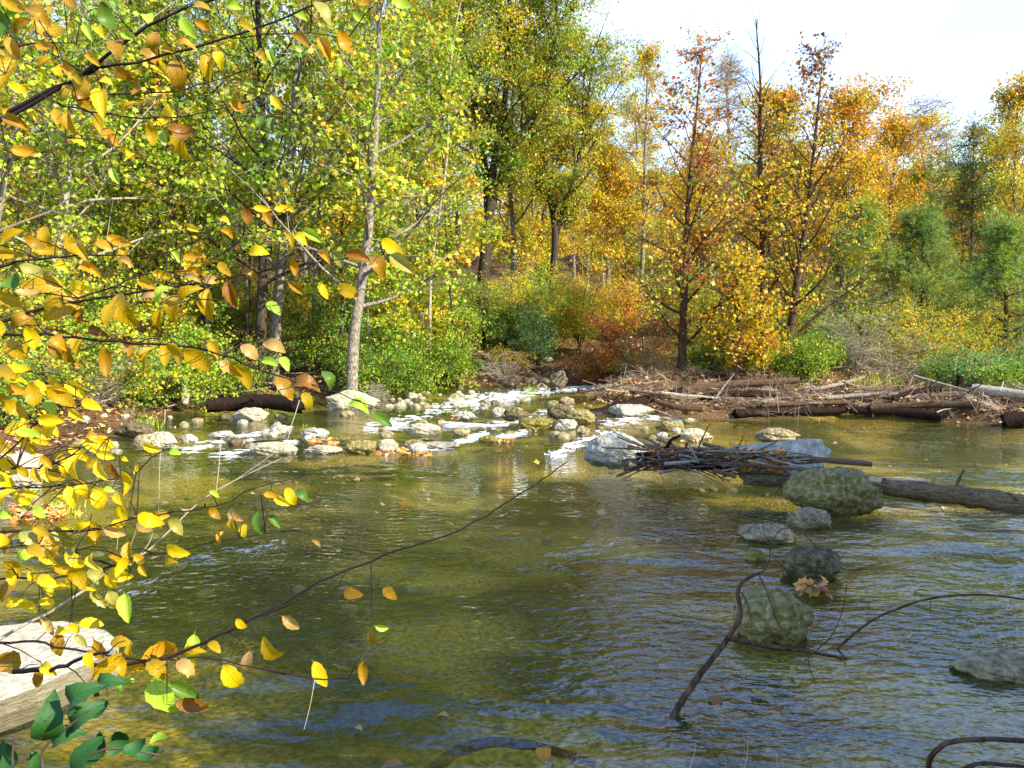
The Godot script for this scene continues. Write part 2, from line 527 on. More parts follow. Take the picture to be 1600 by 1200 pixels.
func shrub(o: Dictionary) -> Node3D:
	# px, d: place; w, h: size in metres; n: stems
	var r := rnd(o.get("sd", 1) * 104729 + 5)
	var b := at_depth(o.px, 560, o.d)
	b.y = ground_height(b.x, b.z) - 0.05
	var root := thing(o.called, b, o.label, o.get("category", "shrub"), o.get("group", ""))
	var wood := MB.new()
	var kinds: Array = C[o.get("crown", "small")]
	var spots := []
	for k in kinds: spots.append([[], []])
	var n: int = o.get("n", 9)
	for i in n:
		var az := r.randf() * TAU
		var out: Vector3 = Vector3(cos(az), 0, sin(az)) * o.w * 0.5 * sqrt(r.randf())
		var h: float = o.h * r.randf_range(0.35, 1.15)
		var p0 := Vector3(r.randfn() * 0.08, 0, r.randfn() * 0.08)
		var path := [p0, p0 + out * 0.3 + Vector3(0, h * 0.4, 0), p0 + out * 0.75 + Vector3(r.randfn() * 0.06, h * 0.78, r.randfn() * 0.06), p0 + out * 1.05 + Vector3(0, h, 0)]
		path = smooth(path, 3)
		var rr: float = o.get("thick", 0.02)
		wood.tube(path, taper(path.size(), rr, rr * 0.25), 5)
		for k in int(o.get("leafy", 7)):
			var t := lerpf(o.get("from", 0.25), 1.0, r.randf())
			var j := mini(int(t * (path.size() - 1)), path.size() - 2)
			var sp: Vector3 = path[j]
			var e: Vector3 = sp + Vector3(r.randfn(), r.randfn() * 0.5 + 0.1, r.randfn()) * o.w * 0.13
			wood.tube([sp, sp.lerp(e, 0.5) + Vector3(0, 0.02, 0), e], [rr * 0.4, rr * 0.3, rr * 0.12], 3)
			var v := r.randi() % kinds.size()
			spots[v][0].append(Transform3D(Basis.from_euler(Vector3(r.randf_range(-0.4, 0.4), r.randf() * TAU, r.randf_range(-0.4, 0.4))).scaled(Vector3.ONE * o.get("size", 0.8) * r.randf_range(0.7, 1.25)), e))
			spots[v][1].append(hue(o.hues, r))
	part("stems", wood.mesh(), M[o.get("bark", "bark_brown")], root)
	for k in kinds.size():
		if spots[k][0].size():
			multi("foliage", kinds[k], spots[k][0], spots[k][1], root).set_meta("kind", "stuff")
	return root

# ---------------------------------------------------------------- stones, logs and sticks
func rock_mesh(sd: int, half: Vector3, angular: float, lumps := 0.16, fine := 26) -> ArrayMesh:
	var r := rnd(sd)
	var f := FastNoiseLite.new()
	f.seed = sd
	f.frequency = 0.75
	f.fractal_octaves = 4
	var cuts := []
	for k in (9 if angular > 0.25 else 6 if angular > 0.15 else 1):
		var nn := Vector3(r.randfn(), r.randfn() * 0.8, r.randfn()).normalized()
		cuts.append([nn, r.randf_range(1.0 - maxf(angular, 0.3) * 0.55, 1.0)])
	var rows := int(fine * 0.62)
	var b := MB.new()
	for i in rows + 1:
		for j in fine:
			var th := PI * i / rows
			var ph := TAU * j / fine
			var p := Vector3(sin(th) * cos(ph), cos(th), sin(th) * sin(ph))
			var k := 1.0 + f.get_noise_3dv(p * 1.4) * lumps * 2.2 + f.get_noise_3dv(p * 5.0 + Vector3.ONE * 9.0) * lumps * 0.9 - pow(1.0 - absf(f.get_noise_3dv(p * 2.3 + Vector3.ONE * 4.0)), 7.0) * 0.09
			p *= k
			for c in cuts:
				var over: float = p.dot(c[0]) - c[1]
				if over > 0.0: p -= c[0] * over * 0.88
			b.v.append(p * half)
			b.n.append(Vector3.ZERO)
			b.c.append(Color.WHITE)
	for i in rows:
		for j in fine:
			var a := i * fine + j
			var d := i * fine + (j + 1) % fine
			b.ix.append_array([d, a, a + fine, d, a + fine, d + fine])
	for k in range(0, b.ix.size(), 3):
		var a := b.v[b.ix[k]]
		var nn := (b.v[b.ix[k + 2]] - a).cross(b.v[b.ix[k + 1]] - a)
		for q in 3: b.n[b.ix[k + q]] += nn
	for i in b.n.size(): b.n[i] = b.n[i].normalized()
	# the poles and the seam share places, so their normals are taken together
	for e in [0, rows]:
		var s := Vector3.ZERO
		for j in fine: s += b.n[e * fine + j]
		for j in fine: b.n[e * fine + j] = s.normalized()
	return b.mesh()

func rock(x0: float, x1: float, yt: float, yb: float, mat: String, label: String, sd: int, angular := 0.5, group := "", called := "boulder", level := -9.0, deep := 0.8, turn := 0.0) -> MeshInstance3D:
	var xm := (x0 + x1) / 2.0
	var p := on_water(xm, yb) if level < -8.0 else at_level(xm, yb, level)
	var d := -p.z
	var w := (x1 - x0) / F * d
	var look := (yb - 540.0) / F
	var h := maxf((yb - yt) / F * d - 0.16 * w * deep * look, 0.05 + w * 0.1)
	var half := Vector3(w * 0.53, h * 1.02, w * 0.5 * deep)
	var below := 0.35
	half.y = h / (2.0 - below) * 1.06
	var o := solo(called, rock_mesh(sd, half, angular, 0.15 if angular > 0.25 else 0.1, 46 if w > 0.45 else 20), M[mat], Vector3(p.x, p.y + half.y * (1.0 - below) - 0.02, p.z - half.z * 0.7), label, "boulder" if w > 0.5 else "stone", group)
	o.rotation.y = turn
	return o

func log_mesh(pts: Array, r0: float, r1: float, sd: int, per := 9, sides := 18) -> ArrayMesh:
	var b := MB.new()
	var s := smooth(pts, per)
	b.tube(s, taper(s.size(), r0, r1), sides, Color.WHITE)
	var f := FastNoiseLite.new()
	f.seed = sd
	f.frequency = 1.0
	for i in s.size() * sides:
		var ring := i / sides
		var dir := b.n[i]
		var along := float(ring) / per
		var k := f.get_noise_3d(along * 1.3, dir.y * 0.8, dir.z * 0.8) * 0.35 + f.get_noise_3d(along * 1.2, dir.y * 6.0, dir.z * 6.0 + dir.x * 6.0) * 0.16
		b.v[i] += dir * lerpf(r0, r1, float(ring) / s.size()) * k
		if ring == 0 or ring == s.size() - 1: b.v[i] += Vector3(f.get_noise_2d(i * 5.0, 3.0), f.get_noise_2d(i * 5.0, 9.0) * 0.5, 0) * r0 * 1.3
	return b.mesh()

func fallen_log(called: String, pts: Array, r0: float, r1: float, mat: String, label: String, sd: int, stubs := 3, group := "") -> Node3D:
	var base: Vector3 = pts[0]
	var root := thing(called, base, label, "log", group)
	var local := []
	for p in pts: local.append(p - base)
	part("stem", log_mesh(local, r0, r1, sd), M[mat], root)
	var r := rnd(sd + 3)
	for k in stubs:
		var t := r.randf_range(0.15, 0.9)
		var i := mini(int(t * (local.size() - 1)), local.size() - 2)
		var p: Vector3 = (local[i] as Vector3).lerp(local[i + 1], t * (local.size() - 1) - i)
		var dir := Vector3(r.randfn(), absf(r.randfn()) + 0.2, r.randfn()).normalized()
		var L := r.randf_range(0.15, 0.45)
		part("branch_stub", log_mesh([p, p + dir * L * 0.5, p + dir * L + Vector3(0.03, 0, 0.02)], r0 * 0.28, r0 * 0.1, sd + k, 2, 6), M[mat], root)
	return root

func stick_meshes() -> Array:
	var out := []
	for k in 8:
		var r := rnd(900 + k)
		var b := MB.new()
		var p := Vector3.ZERO
		var dir := Vector3(1, 0, 0)
		var path := [p]
		for i in 6:
			dir = (dir + Vector3(0, r.randfn() * 0.07, r.randfn() * 0.07)).normalized()
			p += dir / 6.0
			path.append(p)
		var th := r.randf_range(0.009, 0.026)
		path = smooth(path, 2)
		b.tube(path, taper(path.size(), th, th * 0.4), 6, Color.WHITE, 0.1, r)
		for q in r.randi_range(0, 1):
			var s: Vector3 = path[r.randi_range(3, 9)]
			var e := s + Vector3(r.randf_range(0.1, 0.3), r.randfn() * 0.15, r.randfn() * 0.15)
			b.tube([s, s.lerp(e, 0.5) + Vector3(0, 0.01, 0), e], [th * 0.5, th * 0.4, th * 0.15], 4)
		out.append(b.mesh())
	return out

func bent_branch(called: String, lines: Array, mat: String, label: String, category := "branch") -> Node3D:
	# lines: [points, r0, r1]; the first is the stem, the others its side twigs
	var base: Vector3 = lines[0][0][0]
	var root := thing(called, base, label, category)
	for i in lines.size():
		var local := []
		for p in lines[i][0]: local.append(p - base)
		var b := MB.new()
		var s := smooth(local, 4)
		b.tube(s, taper(s.size(), lines[i][1], lines[i][2]), 7 if i == 0 else 5, Color.WHITE, 0.16, rnd(i + 5))
		part("stem" if i == 0 else "twig", b.mesh(), M[mat], root)
	return root

func px_line(pts: Array, d0: float, d1: float) -> Array:
	var out := []
	for i in pts.size():
		out.append(at_depth(pts[i][0], pts[i][1], lerpf(d0, d1, float(i) / (pts.size() - 1))))
	return out

# ---------------------------------------------------------------- leaves near the lens
func blade_mesh(sd: int, wide: float, curl: float, fold: float) -> ArrayMesh:
	# unit length along +x from the stalk, the midrib folded, the margin toothed
	var r := rnd(sd)
	var rows := 9
	var v := PackedVector3Array()
	var uv := PackedVector2Array()
	var ix := PackedInt32Array()
	for i in rows + 1:
		var t := float(i) / rows
		var w := wide * pow(sin(PI * pow(t, 0.8)), 0.75) * (1.0 + 0.06 * (-1 if i % 2 else 1)) if i > 0 and i < rows else 0.0
		var y := curl * (t - 0.5) * (t - 0.5) * 2.0
		var wave := r.randf_range(-0.02, 0.02)
		for s in [-1.0, -0.5, 0.0, 0.5, 1.0]:
			v.append(Vector3(t, -y + absf(s) * w * fold * 2.0 + wave * absf(s), s * w))
			uv.append(Vector2(0.5 + s * 0.5 * clampf(w / wide, 0.02, 1.0), t))
	for i in rows:
		for j in 4:
			var a := i * 5 + j
			ix.append_array([a, a + 5, a + 6, a, a + 6, a + 1])
	# stalk
	var k := v.size()
	v.append_array([Vector3(-0.22, 0.02, 0), Vector3(0.02, 0.012, 0.012), Vector3(0.02, 0.012, -0.012), Vector3(-0.22, 0.035, 0)])
	for q in 4: uv.append(Vector2(0.5, 0.0))
	ix.append_array([k, k + 1, k + 2, k, k + 3, k + 1, k, k + 2, k + 3])
	var st := SurfaceTool.new()
	st.begin(Mesh.PRIMITIVE_TRIANGLES)
	for i in v.size():
		st.set_uv(uv[i])
		st.add_vertex(v[i])
	for i in ix: st.add_index(i)
	st.generate_normals()
	return st.commit()

func leafy_branch(called: String, label: String, stems: Array, leaves: Array, d: float, mat: String, sd: int, extra := 1, extra_hues := "GGAYYOL") -> Node3D:
	# stems: [pixel points, r0, r1]; leaves: [px, py, angle in degrees (0 right, 90 down), length px, colour]
	var r := rnd(sd)
	var base := at_depth(stems[0][0][0][0], stems[0][0][0][1], d)
	var root := thing(called, base, label, "branch")
	var nodes := []
	for s in stems:
		var pts := px_line(s[0], d + r.randf_range(-0.06, 0.06), d + r.randf_range(-0.12, 0.12))
		pts = smooth(pts, 3)
		for i in pts.size(): pts[i] = pts[i] - base + Vector3(r.randfn(), r.randfn(), r.randfn()) * 0.0015
		nodes.append_array(pts)
		var b := MB.new()
		b.tube(pts, taper(pts.size(), s[1], s[2]), 6, Color.WHITE, 0.1, r)
		part("stem", b.mesh(), M[mat], root)
	var twigs := MB.new()
	var all := leaves.duplicate()
	for s in stems:
		for i in s[0].size() - 1:
			for k in extra:
				var t := r.randf()
				var x: float = lerpf(s[0][i][0], s[0][i + 1][0], t)
				if x < 200.0 + 200.0 * r.randf() and r.randf() < 0.45: all.append([x + r.randfn() * 12.0, lerpf(s[0][i][1], s[0][i + 1][1], t) + r.randf_range(-6, 22), r.randf_range(0, 130), r.randf_range(24, 44), extra_hues[r.randi() % extra_hues.length()]])
	for l in all:
		var ld := d + r.randf_range(-0.13, 0.13)
		var c := at_depth(l[0], l[1], ld) - base
		var s: float = l[3] * ld / F * 1.1
		var a := deg_to_rad(l[2] + r.randf_range(-8, 8))
		var dir := Vector3(cos(a), -sin(a), r.randf_range(-0.45, 0.45)).normalized()
		var nn := Vector3(r.randf_range(-0.6, 0.6), r.randf_range(0.0, 0.9), 1.0).normalized()
		nn = (nn - dir * nn.dot(dir)).normalized()
		var o := part("leaf", M.blades[r.randi() % M.blades.size()], M["blade_" + l[4]], root)
		o.transform = Transform3D(Basis(dir * s, nn * s, dir.cross(nn) * s), c - dir * s * 0.5)
		var foot := c - dir * s * 0.7
		var near: Vector3 = nodes[0]
		for q in nodes:
			if (q as Vector3).distance_squared_to(foot) < near.distance_squared_to(foot): near = q
		if near.distance_to(foot) < 0.16 and near.distance_to(foot) > 0.008:
			twigs.tube([near, near.lerp(foot, 0.5) + Vector3(0, 0.006, 0), foot], [0.0014, 0.0011, 0.0007], 4)
	if twigs.v.size():
		part("twigs", twigs.mesh(), M[mat], root).set_meta("kind", "stuff")
	return root

# ---------------------------------------------------------------- the scene
func _ready() -> void:
	var cam := Camera3D.new()
	cam.name = "camera"
	cam.fov = rad_to_deg(2.0 * atan(600.0 / F))
	cam.near = 0.05
	cam.far = 900.0
	cam.position = EYE
	cam.rotation.x = -PITCH
	add_child(cam)
	var env := Environment.new()
	var sky_mat := ProceduralSkyMaterial.new()
	sky_mat.sky_top_color = Color(0.28, 0.48, 0.95)
	sky_mat.sky_horizon_color = Color(0.78, 0.91, 1.0)
	sky_mat.sky_curve = 0.6
	sky_mat.ground_bottom_color = Color(0.2, 0.18, 0.12)
	sky_mat.ground_horizon_color = Color(0.4, 0.4, 0.35)
	sky_mat.sky_cover = grain(0.007, Color(1, 1, 1, 0.0), Color(1, 1, 1, 0.9), 1024, Color(1, 1, 1, 0.1), 5, FastNoiseLite.TYPE_SIMPLEX_SMOOTH, 4)
	sky_mat.sky_cover_modulate = Color(0.62, 0.66, 0.7)
	var sky := Sky.new()
	sky.sky_material = sky_mat
	env.background_mode = Environment.BG_SKY
	env.sky = sky
	env.background_energy_multiplier = 0.85
	env.tonemap_mode = Environment.TONE_MAPPER_LINEAR
	env.tonemap_exposure = 2.65
	env.sdfgi_enabled = true
	env.ssao_enabled = true
	env.ssil_enabled = true
	var we := WorldEnvironment.new()
	we.name = "surroundings"
	we.environment = env
	add_child(we)
	var sun := DirectionalLight3D.new()
	sun.name = "sun"
	sun.light_energy = 1.6
	sun.light_color = Color(1.0, 0.97, 0.92)
	sun.light_angular_distance = 0.5
	sun.shadow_enabled = true
	add_child(sun)
	sun.look_at_from_position(Vector3(0.72, 0.60, 0.48) * 50.0, Vector3.ZERO)

	noise.seed = 11
	noise.frequency = 0.05
	noise.fractal_octaves = 3
	for p in [[-2.5, -2.2], [-3.6, -3.2], [-4.8, -5.0], [-6.8, -7.0], [-8.4, -10.5], [-8.9, -13.5], [-8.6, -16.5], [-8.9, -20.0], [-8.2, -22.0], [-6.0, -24.0], [-4.4, -26.0], [-1.8, -27.4], [0.8, -28.4], [4.0, -29.2], [9.0, -31.0], [20.0, -32.5], [20.0, -29.0], [9.0, -28.0], [5.2, -26.8], [3.0, -25.2], [2.5, -22.6], [3.2, -21.2], [4.4, -20.6], [6.2, -20.4], [9.0, -21.3], [11.2, -20.3], [12.8, -18.6], [16.5, -17.0], [22.0, -14.0], [22.0, -6.0], [12.0, -3.6], [8.0, -2.4], [4.0, -1.8]]:
		shore.append(Vector2(p[0], p[1]))
	make_materials()
	make_clusters()
	build_land()
	build_water()
	build_trees()
	build_wood_behind()
	build_understory()
	build_stones()
	build_driftwood()
	build_litter()
	build_near_branches()

func spaced(lo: float, hi: float, a: float, b: float, fine: float, far_step: float) -> Array:
	var out := []
	var x := lo
	while x < hi:
		out.append(x)
		var away := maxf(maxf(a - x, x - b), 0.0)
		x += minf(fine + away * 0.12, far_step)
	out.append(hi)
	return out

func sheet(xs: Array, zs: Array, height: Callable, colour: Callable, keep: Callable) -> ArrayMesh:
	var b := MB.new()
	var id := {}
	var nx := xs.size()
	var ok := PackedByteArray()
	for z in zs:
		for x in xs:
			var y: float = height.call(x, z)
			b.v.append(Vector3(x, y, z))
			b.c.append(colour.call(x, y, z))
			b.n.append(Vector3.ZERO)
			ok.append(1 if keep.call(x, y, z) else 0)
	for j in zs.size() - 1:
		for i in nx - 1:
			var a := j * nx + i
			if ok[a] or ok[a + 1] or ok[a + nx] or ok[a + nx + 1]:
				b.ix.append_array([a, a + 1, a + nx + 1, a, a + nx + 1, a + nx])
	for k in range(0, b.ix.size(), 3):
		var a := b.v[b.ix[k]]
		var nn := (b.v[b.ix[k + 2]] - a).cross(b.v[b.ix[k + 1]] - a)
		for q in 3: b.n[b.ix[k + q]] += nn
	for i in b.n.size(): b.n[i] = b.n[i].normalized() if b.n[i].length_squared() > 0.0 else Vector3.UP
	return b.mesh()

func build_land() -> void:
	var xs := spaced(-330, 330, -10, 14, 0.22, 14.0)
	var zs := spaced(-420, 60, -33, -1, 0.22, 14.0)
	var patch := FastNoiseLite.new()
	patch.seed = 3
	patch.frequency = 0.3
	patch.fractal_octaves = 4
	var tint := func(x, y, z):
		var wl := water_level(x, z)
		var k: float = patch.get_noise_2d(x, z * 1.4)
		if y < wl + 0.03:
			# sand and gravel with green algae on the stones
			var sand := Color(0.33, 0.26, 0.035)
			var algae := Color(0.055, 0.066, 0.008)
			return sand.lerp(algae, smoothstep(-0.25, 0.1, k))
		var soil := Color(0.13, 0.08, 0.042)
		var duff := Color(0.22, 0.135, 0.065)
		return soil.lerp(duff, smoothstep(-0.3, 0.3, k))
	var m := sheet(xs, zs, func(x, z): return ground_height(x, z), tint, func(_x, _y, _z): return true)
	solo("ground", m, M.ground, Vector3.ZERO, "leaf strewn banks, wooded hillside and gravel creek bed", "", "", "structure")

func build_water() -> void:
	var xs := spaced(-10, 22.5, -7, 9, 0.065, 0.3)
	var zs := spaced(-33, -1.6, -15, -3, 0.065, 0.11)
	var wave := FastNoiseLite.new()
	wave.seed = 8
	wave.frequency = 1.0
	wave.fractal_octaves = 2
	var h := func(x0, z):
		var x: float = x0
		x += wave.get_noise_2d(x0 * 0.35 + 77.0, z * 0.35) * 0.9
		var rip: float = smoothstep(-13.0, -16.0, z) * (1.0 - smoothstep(4.0, 7.0, x))
		var a: float = lerpf(0.036, 0.05, rip) * smoothstep(-0.4, 0.5, wave.get_noise_2d(x * 0.16 + 9.0, z * 0.22))
		var s: float = wave.get_noise_2d(x * 0.8 + z * 0.3, z * 1.5) * a + wave.get_noise_2d(x * 1.9 + 40.0, z * 3.4 - x * 0.8) * a * 0.4 + wave.get_noise_2d(x * 4.4 - 20.0, z * 6.0 + x) * a * 0.2
		return water_level(x0, z) + s
	var m := sheet(xs, zs, h, func(_x, _y, _z): return Color.WHITE, func(x, _y, z): return shore_distance(x, z) > -0.5)
	solo("creek_water", m, M.water, Vector3.ZERO, "clear rippled creek water over a green and sandy bed", "", "", "structure")
	# white water: flecks and lumps of foam strung along the chutes, plus painted glints
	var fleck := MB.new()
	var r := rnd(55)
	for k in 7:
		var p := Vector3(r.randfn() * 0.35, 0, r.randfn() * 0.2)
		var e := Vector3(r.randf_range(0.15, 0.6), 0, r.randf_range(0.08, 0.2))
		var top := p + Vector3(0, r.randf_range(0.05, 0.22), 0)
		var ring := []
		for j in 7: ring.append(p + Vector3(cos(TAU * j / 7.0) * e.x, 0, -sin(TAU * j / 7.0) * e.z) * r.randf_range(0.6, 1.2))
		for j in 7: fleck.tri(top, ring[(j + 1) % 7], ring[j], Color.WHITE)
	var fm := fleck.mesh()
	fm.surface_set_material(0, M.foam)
	var chutes := [
		["white water pouring down the main chute past the pebble bar", [[905, 604], [860, 609], [810, 616], [770, 622], [735, 630], [705, 640]], 1.5, 900],
		["white water sliding in beside the far dark boulder", [[1045, 606], [990, 604], [930, 603], [880, 606]], 0.8, 380],
		["white water curling below the pebble bar", [[705, 636], [670, 646], [640, 654], [615, 664], [590, 667]], 0.8, 420],
		["white water spilling between flat stones into the pool", [[760, 676], [730, 687], [700, 695], [665, 702]], 0.35, 260],
		["white water tumbling off the golden mossy rock", [[830, 668], [812, 676], [790, 682], [770, 688]], 0.4, 220],
		["white water racing down beside the big pale boulder", [[960, 675], [930, 684], [905, 692], [885, 702], [868, 712]], 0.45, 420],
		["white water fanning out below the drift logs", [[1110, 652], [1070, 655], [1030, 652], [990, 655], [950, 662]], 0.6, 420],
		["white riffle streaks between stones under the dark undercut", [[445, 668], [410, 675], [370, 684], [330, 693], [290, 703]], 0.5, 300],
		["white riffle below the dappled rock by the far shore stones", [[460, 690], [420, 700], [380, 708], [340, 711]], 0.35, 160],
		["white flecks painted as sun glints on the near pool beside yellow leaves", [[430, 848], [390, 862], [340, 868], [290, 872], [235, 915], [190, 930]], 0.35, 150],  # tiny white flecks take the place of sun glints on ripples
		["white water threading round the stones mid creek", [[890, 640], [860, 646], [835, 652], [760, 664], [700, 664]], 0.7, 300]]
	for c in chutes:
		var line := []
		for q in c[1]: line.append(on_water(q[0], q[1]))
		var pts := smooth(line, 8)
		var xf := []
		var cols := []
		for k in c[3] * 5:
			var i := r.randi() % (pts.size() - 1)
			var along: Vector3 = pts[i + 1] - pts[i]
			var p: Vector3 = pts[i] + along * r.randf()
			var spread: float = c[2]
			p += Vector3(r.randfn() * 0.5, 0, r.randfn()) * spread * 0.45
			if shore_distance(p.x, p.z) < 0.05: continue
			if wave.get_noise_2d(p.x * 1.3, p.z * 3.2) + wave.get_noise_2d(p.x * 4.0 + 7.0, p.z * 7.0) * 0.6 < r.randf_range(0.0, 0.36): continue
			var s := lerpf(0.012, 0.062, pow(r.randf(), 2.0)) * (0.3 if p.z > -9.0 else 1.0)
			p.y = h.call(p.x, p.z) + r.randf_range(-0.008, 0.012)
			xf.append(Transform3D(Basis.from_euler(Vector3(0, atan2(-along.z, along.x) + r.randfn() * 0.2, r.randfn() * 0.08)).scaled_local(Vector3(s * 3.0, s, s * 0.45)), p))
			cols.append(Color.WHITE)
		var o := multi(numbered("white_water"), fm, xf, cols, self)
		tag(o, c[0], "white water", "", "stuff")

func build_trees() -> void:
	var green := ["lime", "lime", "green", "lime", "yellow", "olive"]
	var syc := {"called": "sycamore_tree", "crown": "sycamore", "hues": green, "limbs": 30, "from": 0.2, "reach": 4.4, "lift0": 0.25, "lift1": 0.9, "sub": 6, "bark": "bark_grey", "size": 1.0, "taper": 0.5, "fill": 0.55}
	var put := func(base: Dictionary, extra: Dictionary): tree(base.merged(extra, true))
	put.call(syc, {"sd": 1, "r0": 0.19, "r1": 0.05, "label": "tall sycamore with pale single trunk behind the large pale bank boulder", "stems": [stem_px([[548, 612], [552, 540], [562, 460], [575, 370], [582, 280], [588, 180], [592, 60], [592, -140], [598, -330]], 22.0)]})
	put.call(syc, {"sd": 2, "r0": 0.2, "r1": 0.05, "bark": "bark_dark", "label": "straight dark trunk of the twin sycamores above the dark undercut", "stems": [stem_px([[405, 602], [408, 500], [412, 400], [416, 300], [411, 200], [404, 50], [398, -150], [396, -320]], 24.0)]})
	put.call(syc, {"sd": 3, "r0": 0.21, "r1": 0.05, "label": "leaning pale trunk of the twin sycamores above the dark undercut", "stems": [stem_px([[424, 602], [432, 500], [441, 400], [452, 280], [459, 180], [466, 60], [478, -110], [486, -300]], 24.6)]})
	put.call(syc, {"sd": 4, "r0": 0.17, "r1": 0.04, "bark": "bark_pale", "label": "pale sycamore leaning away from the creek by the white shore boulder", "stems": [stem_px([[72, 585], [84, 430], [104, 290], [112, 190], [140, 20], [150, -200]], 21.0)]})
	put.call(syc, {"sd": 5, "r0": 0.2, "r1": 0.05, "bark": "bark_pale", "label": "upright pale trunk of a green crowned tree behind the brushy bank", "stems": [stem_px([[146, 572], [143, 400], [149, 270], [150, 100], [158, -160], [160, -350]], 29.0)]})
	put.call(syc, {"sd": 6, "r0": 0.12, "r1": 0.03, "reach": 3.2, "label": "thin straight pole of a young tree among bank brambles", "stems": [stem_px([[214, 575], [210, 400], [208, 260], [212, 90], [216, -100]], 27.0)]})
	put.call(syc, {"sd": 7, "r0": 0.1, "r1": 0.03, "reach": 2.6, "bark": "bark_dark", "label": "slim dark crooked sapling between the pole tree and the twin sycamores", "stems": [stem_px([[240, 560], [222, 470], [216, 440], [250, 330], [256, 180], [260, 20]], 26.0)]})
	put.call(syc, {"sd": 8, "r0": 0.16, "r1": 0.04, "reach": 3.6, "label": "slender green tree between the tall sycamore and the great oak", "from": 0.3, "stems": [stem_px([[655, 566], [660, 450], [656, 320], [668, 160], [672, 0], [680, -180]], 31.0)]})
	put.call(syc, {"sd": 9, "r0": 0.24, "r1": 0.06, "reach": 4.4, "bark": "bark_dark", "label": "dark trunked tree standing in the shade behind the leaf litter bank", "stems": [stem_px([[325, 570], [322, 430], [318, 300], [322, 120], [330, -120], [330, -320]], 31.0)]})
	put.call(syc, {"sd": 31, "r0": 0.14, "r1": 0.04, "reach": 3.6, "label": "leafy young sycamore reaching over the water from the brushy bank edge", "stems": [stem_px([[-40, 590], [-20, 430], [10, 260], [30, 60], [30, -150]], 19.0)]})
	# the great oak and its neighbour
	var oak := {"called": "oak_tree", "crown": "oval", "hues": ["olive", "olive", "lime", "green", "yellow"], "bark": "bark_dark", "limbs": 26, "from": 0.42, "reach": 4.6, "lift0": 0.45, "lift1": 1.0, "sub": 8, "size": 1.15, "taper": 0.35, "domed": true}
	put.call(oak, {"sd": 11, "r0": 0.33, "r1": 0.06, "label": "great oak with thick dark forking trunk and olive clumped crown", "stems": [stem_px([[752, 548], [755, 440], [765, 330], [772, 255], [790, 150], [795, 30], [800, -130]], 36.0), stem_px([[753, 548], [756, 440], [766, 330], [800, 240], [850, 140], [868, 40], [870, -60]], 36.5), stem_px([[752, 548], [754, 440], [763, 325], [748, 200], [725, 80], [700, -40]], 36.3)]})
	put.call(oak, {"sd": 12, "r0": 0.27, "r1": 0.05, "reach": 4.0, "from": 0.4, "limbs": 22, "size": 1.1, "hues": ["olive", "lime", "yellow", "olive"], "label": "fork trunked tree beside the great oak with thin yellowing crown", "stems": [stem_px([[862, 535], [865, 430], [867, 360], [856, 290], [850, 200], [862, 110]], 40.0), stem_px([[863, 535], [866, 430], [870, 360], [900, 270], [912, 190], [928, 95]], 40.2)]})
	# right side, on the drift bank
	var red := {"called": "sycamore_tree", "crown": "rusty", "hues": ["gold", "yellow", "lime", "orange", "olive", "rust"], "top_hues": ["rust", "rust", "orange"], "bark": "bark_brown", "limbs": 40, "from": 0.12, "reach": 3.2, "lift0": 0.35, "lift1": 1.1, "sub": 6, "taper": 0.72, "fill": 0.45, "bare_top": 0.35}
	put.call(red, {"sd": 13, "r0": 0.17, "r1": 0.02, "label": "slim sycamore with rust red top rooted behind the mossy drift boulder", "stems": [stem_px([[1064, 595], [1068, 500], [1072, 400], [1076, 300], [1086, 200], [1096, 88]], 26.0)]})
	put.call(red, {"sd": 14, "r0": 0.16, "r1": 0.02, "hues": ["gold", "orange", "yellow", "lime"], "top_hues": ["gold", "orange"], "bare_top": 1.0, "label": "upright sycamore with orange leaves and long bare leader against the sky", "stems": [stem_px([[1190, 588], [1192, 450], [1190, 320], [1187, 200], [1188, 130], [1181, 30]], 28.0)], "fill": 0.45, "reach": 2.6})
	put.call(red, {"sd": 15, "r0": 0.17, "r1": 0.02, "hues": ["gold", "lime", "yellow", "gold"], "top_hues": ["brown", "rust", "orange"], "label": "leaning sycamore with upswept limbs and dark leaves at its thin top", "stems": [stem_px([[1226, 592], [1244, 450], [1262, 330], [1272, 230], [1284, 110]], 27.0)], "lift0": 0.55, "lift1": 1.0, "fill": 0.45, "bare_top": 0.6, "reach": 3.8})
	put.call(red, {"sd": 16, "r0": 0.07, "r1": 0.015, "limbs": 20, "reach": 1.6, "hues": ["yellow", "gold", "orange"], "top_hues": ["yellow", "gold"], "label": "short golden sapling between the rust topped and the upright sycamore", "stems": [stem_px([[1150, 592], [1153, 500], [1150, 420]], 25.0)], "fill": 0.8})
	var broad := {"called": "maple_tree", "crown": "oval", "bark": "bark_grey", "limbs": 26, "from": 0.3, "reach": 3.6, "lift0": 0.5, "lift1": 1.1, "sub": 7, "size": 1.2, "taper": 0.4, "domed": true, "r0": 0.18, "r1": 0.04}
	put.call(broad, {"sd": 17, "hues": ["gold", "gold", "orange", "yellow"], "label": "bright orange gold maple crown behind the leaning sycamore", "stems": [stem_px([[1310, 540], [1318, 420], [1325, 300], [1335, 170]], 37.0)]})
	put.call(broad, {"sd": 18, "hues": ["gold", "yellow", "gold"], "reach": 3.0, "label": "golden maple behind the upright sycamore with the bare leader", "stems": [stem_px([[1215, 540], [1218, 420], [1215, 300], [1218, 165]], 37.5)]})
	put.call(broad, {"sd": 19, "hues": ["gold", "orange", "yellow"], "reach": 3.4, "label": "thin gold maple next to the grey leafless tree", "stems": [stem_px([[1390, 530], [1388, 400], [1395, 300], [1400, 215]], 42.0)], "fill": 0.7})
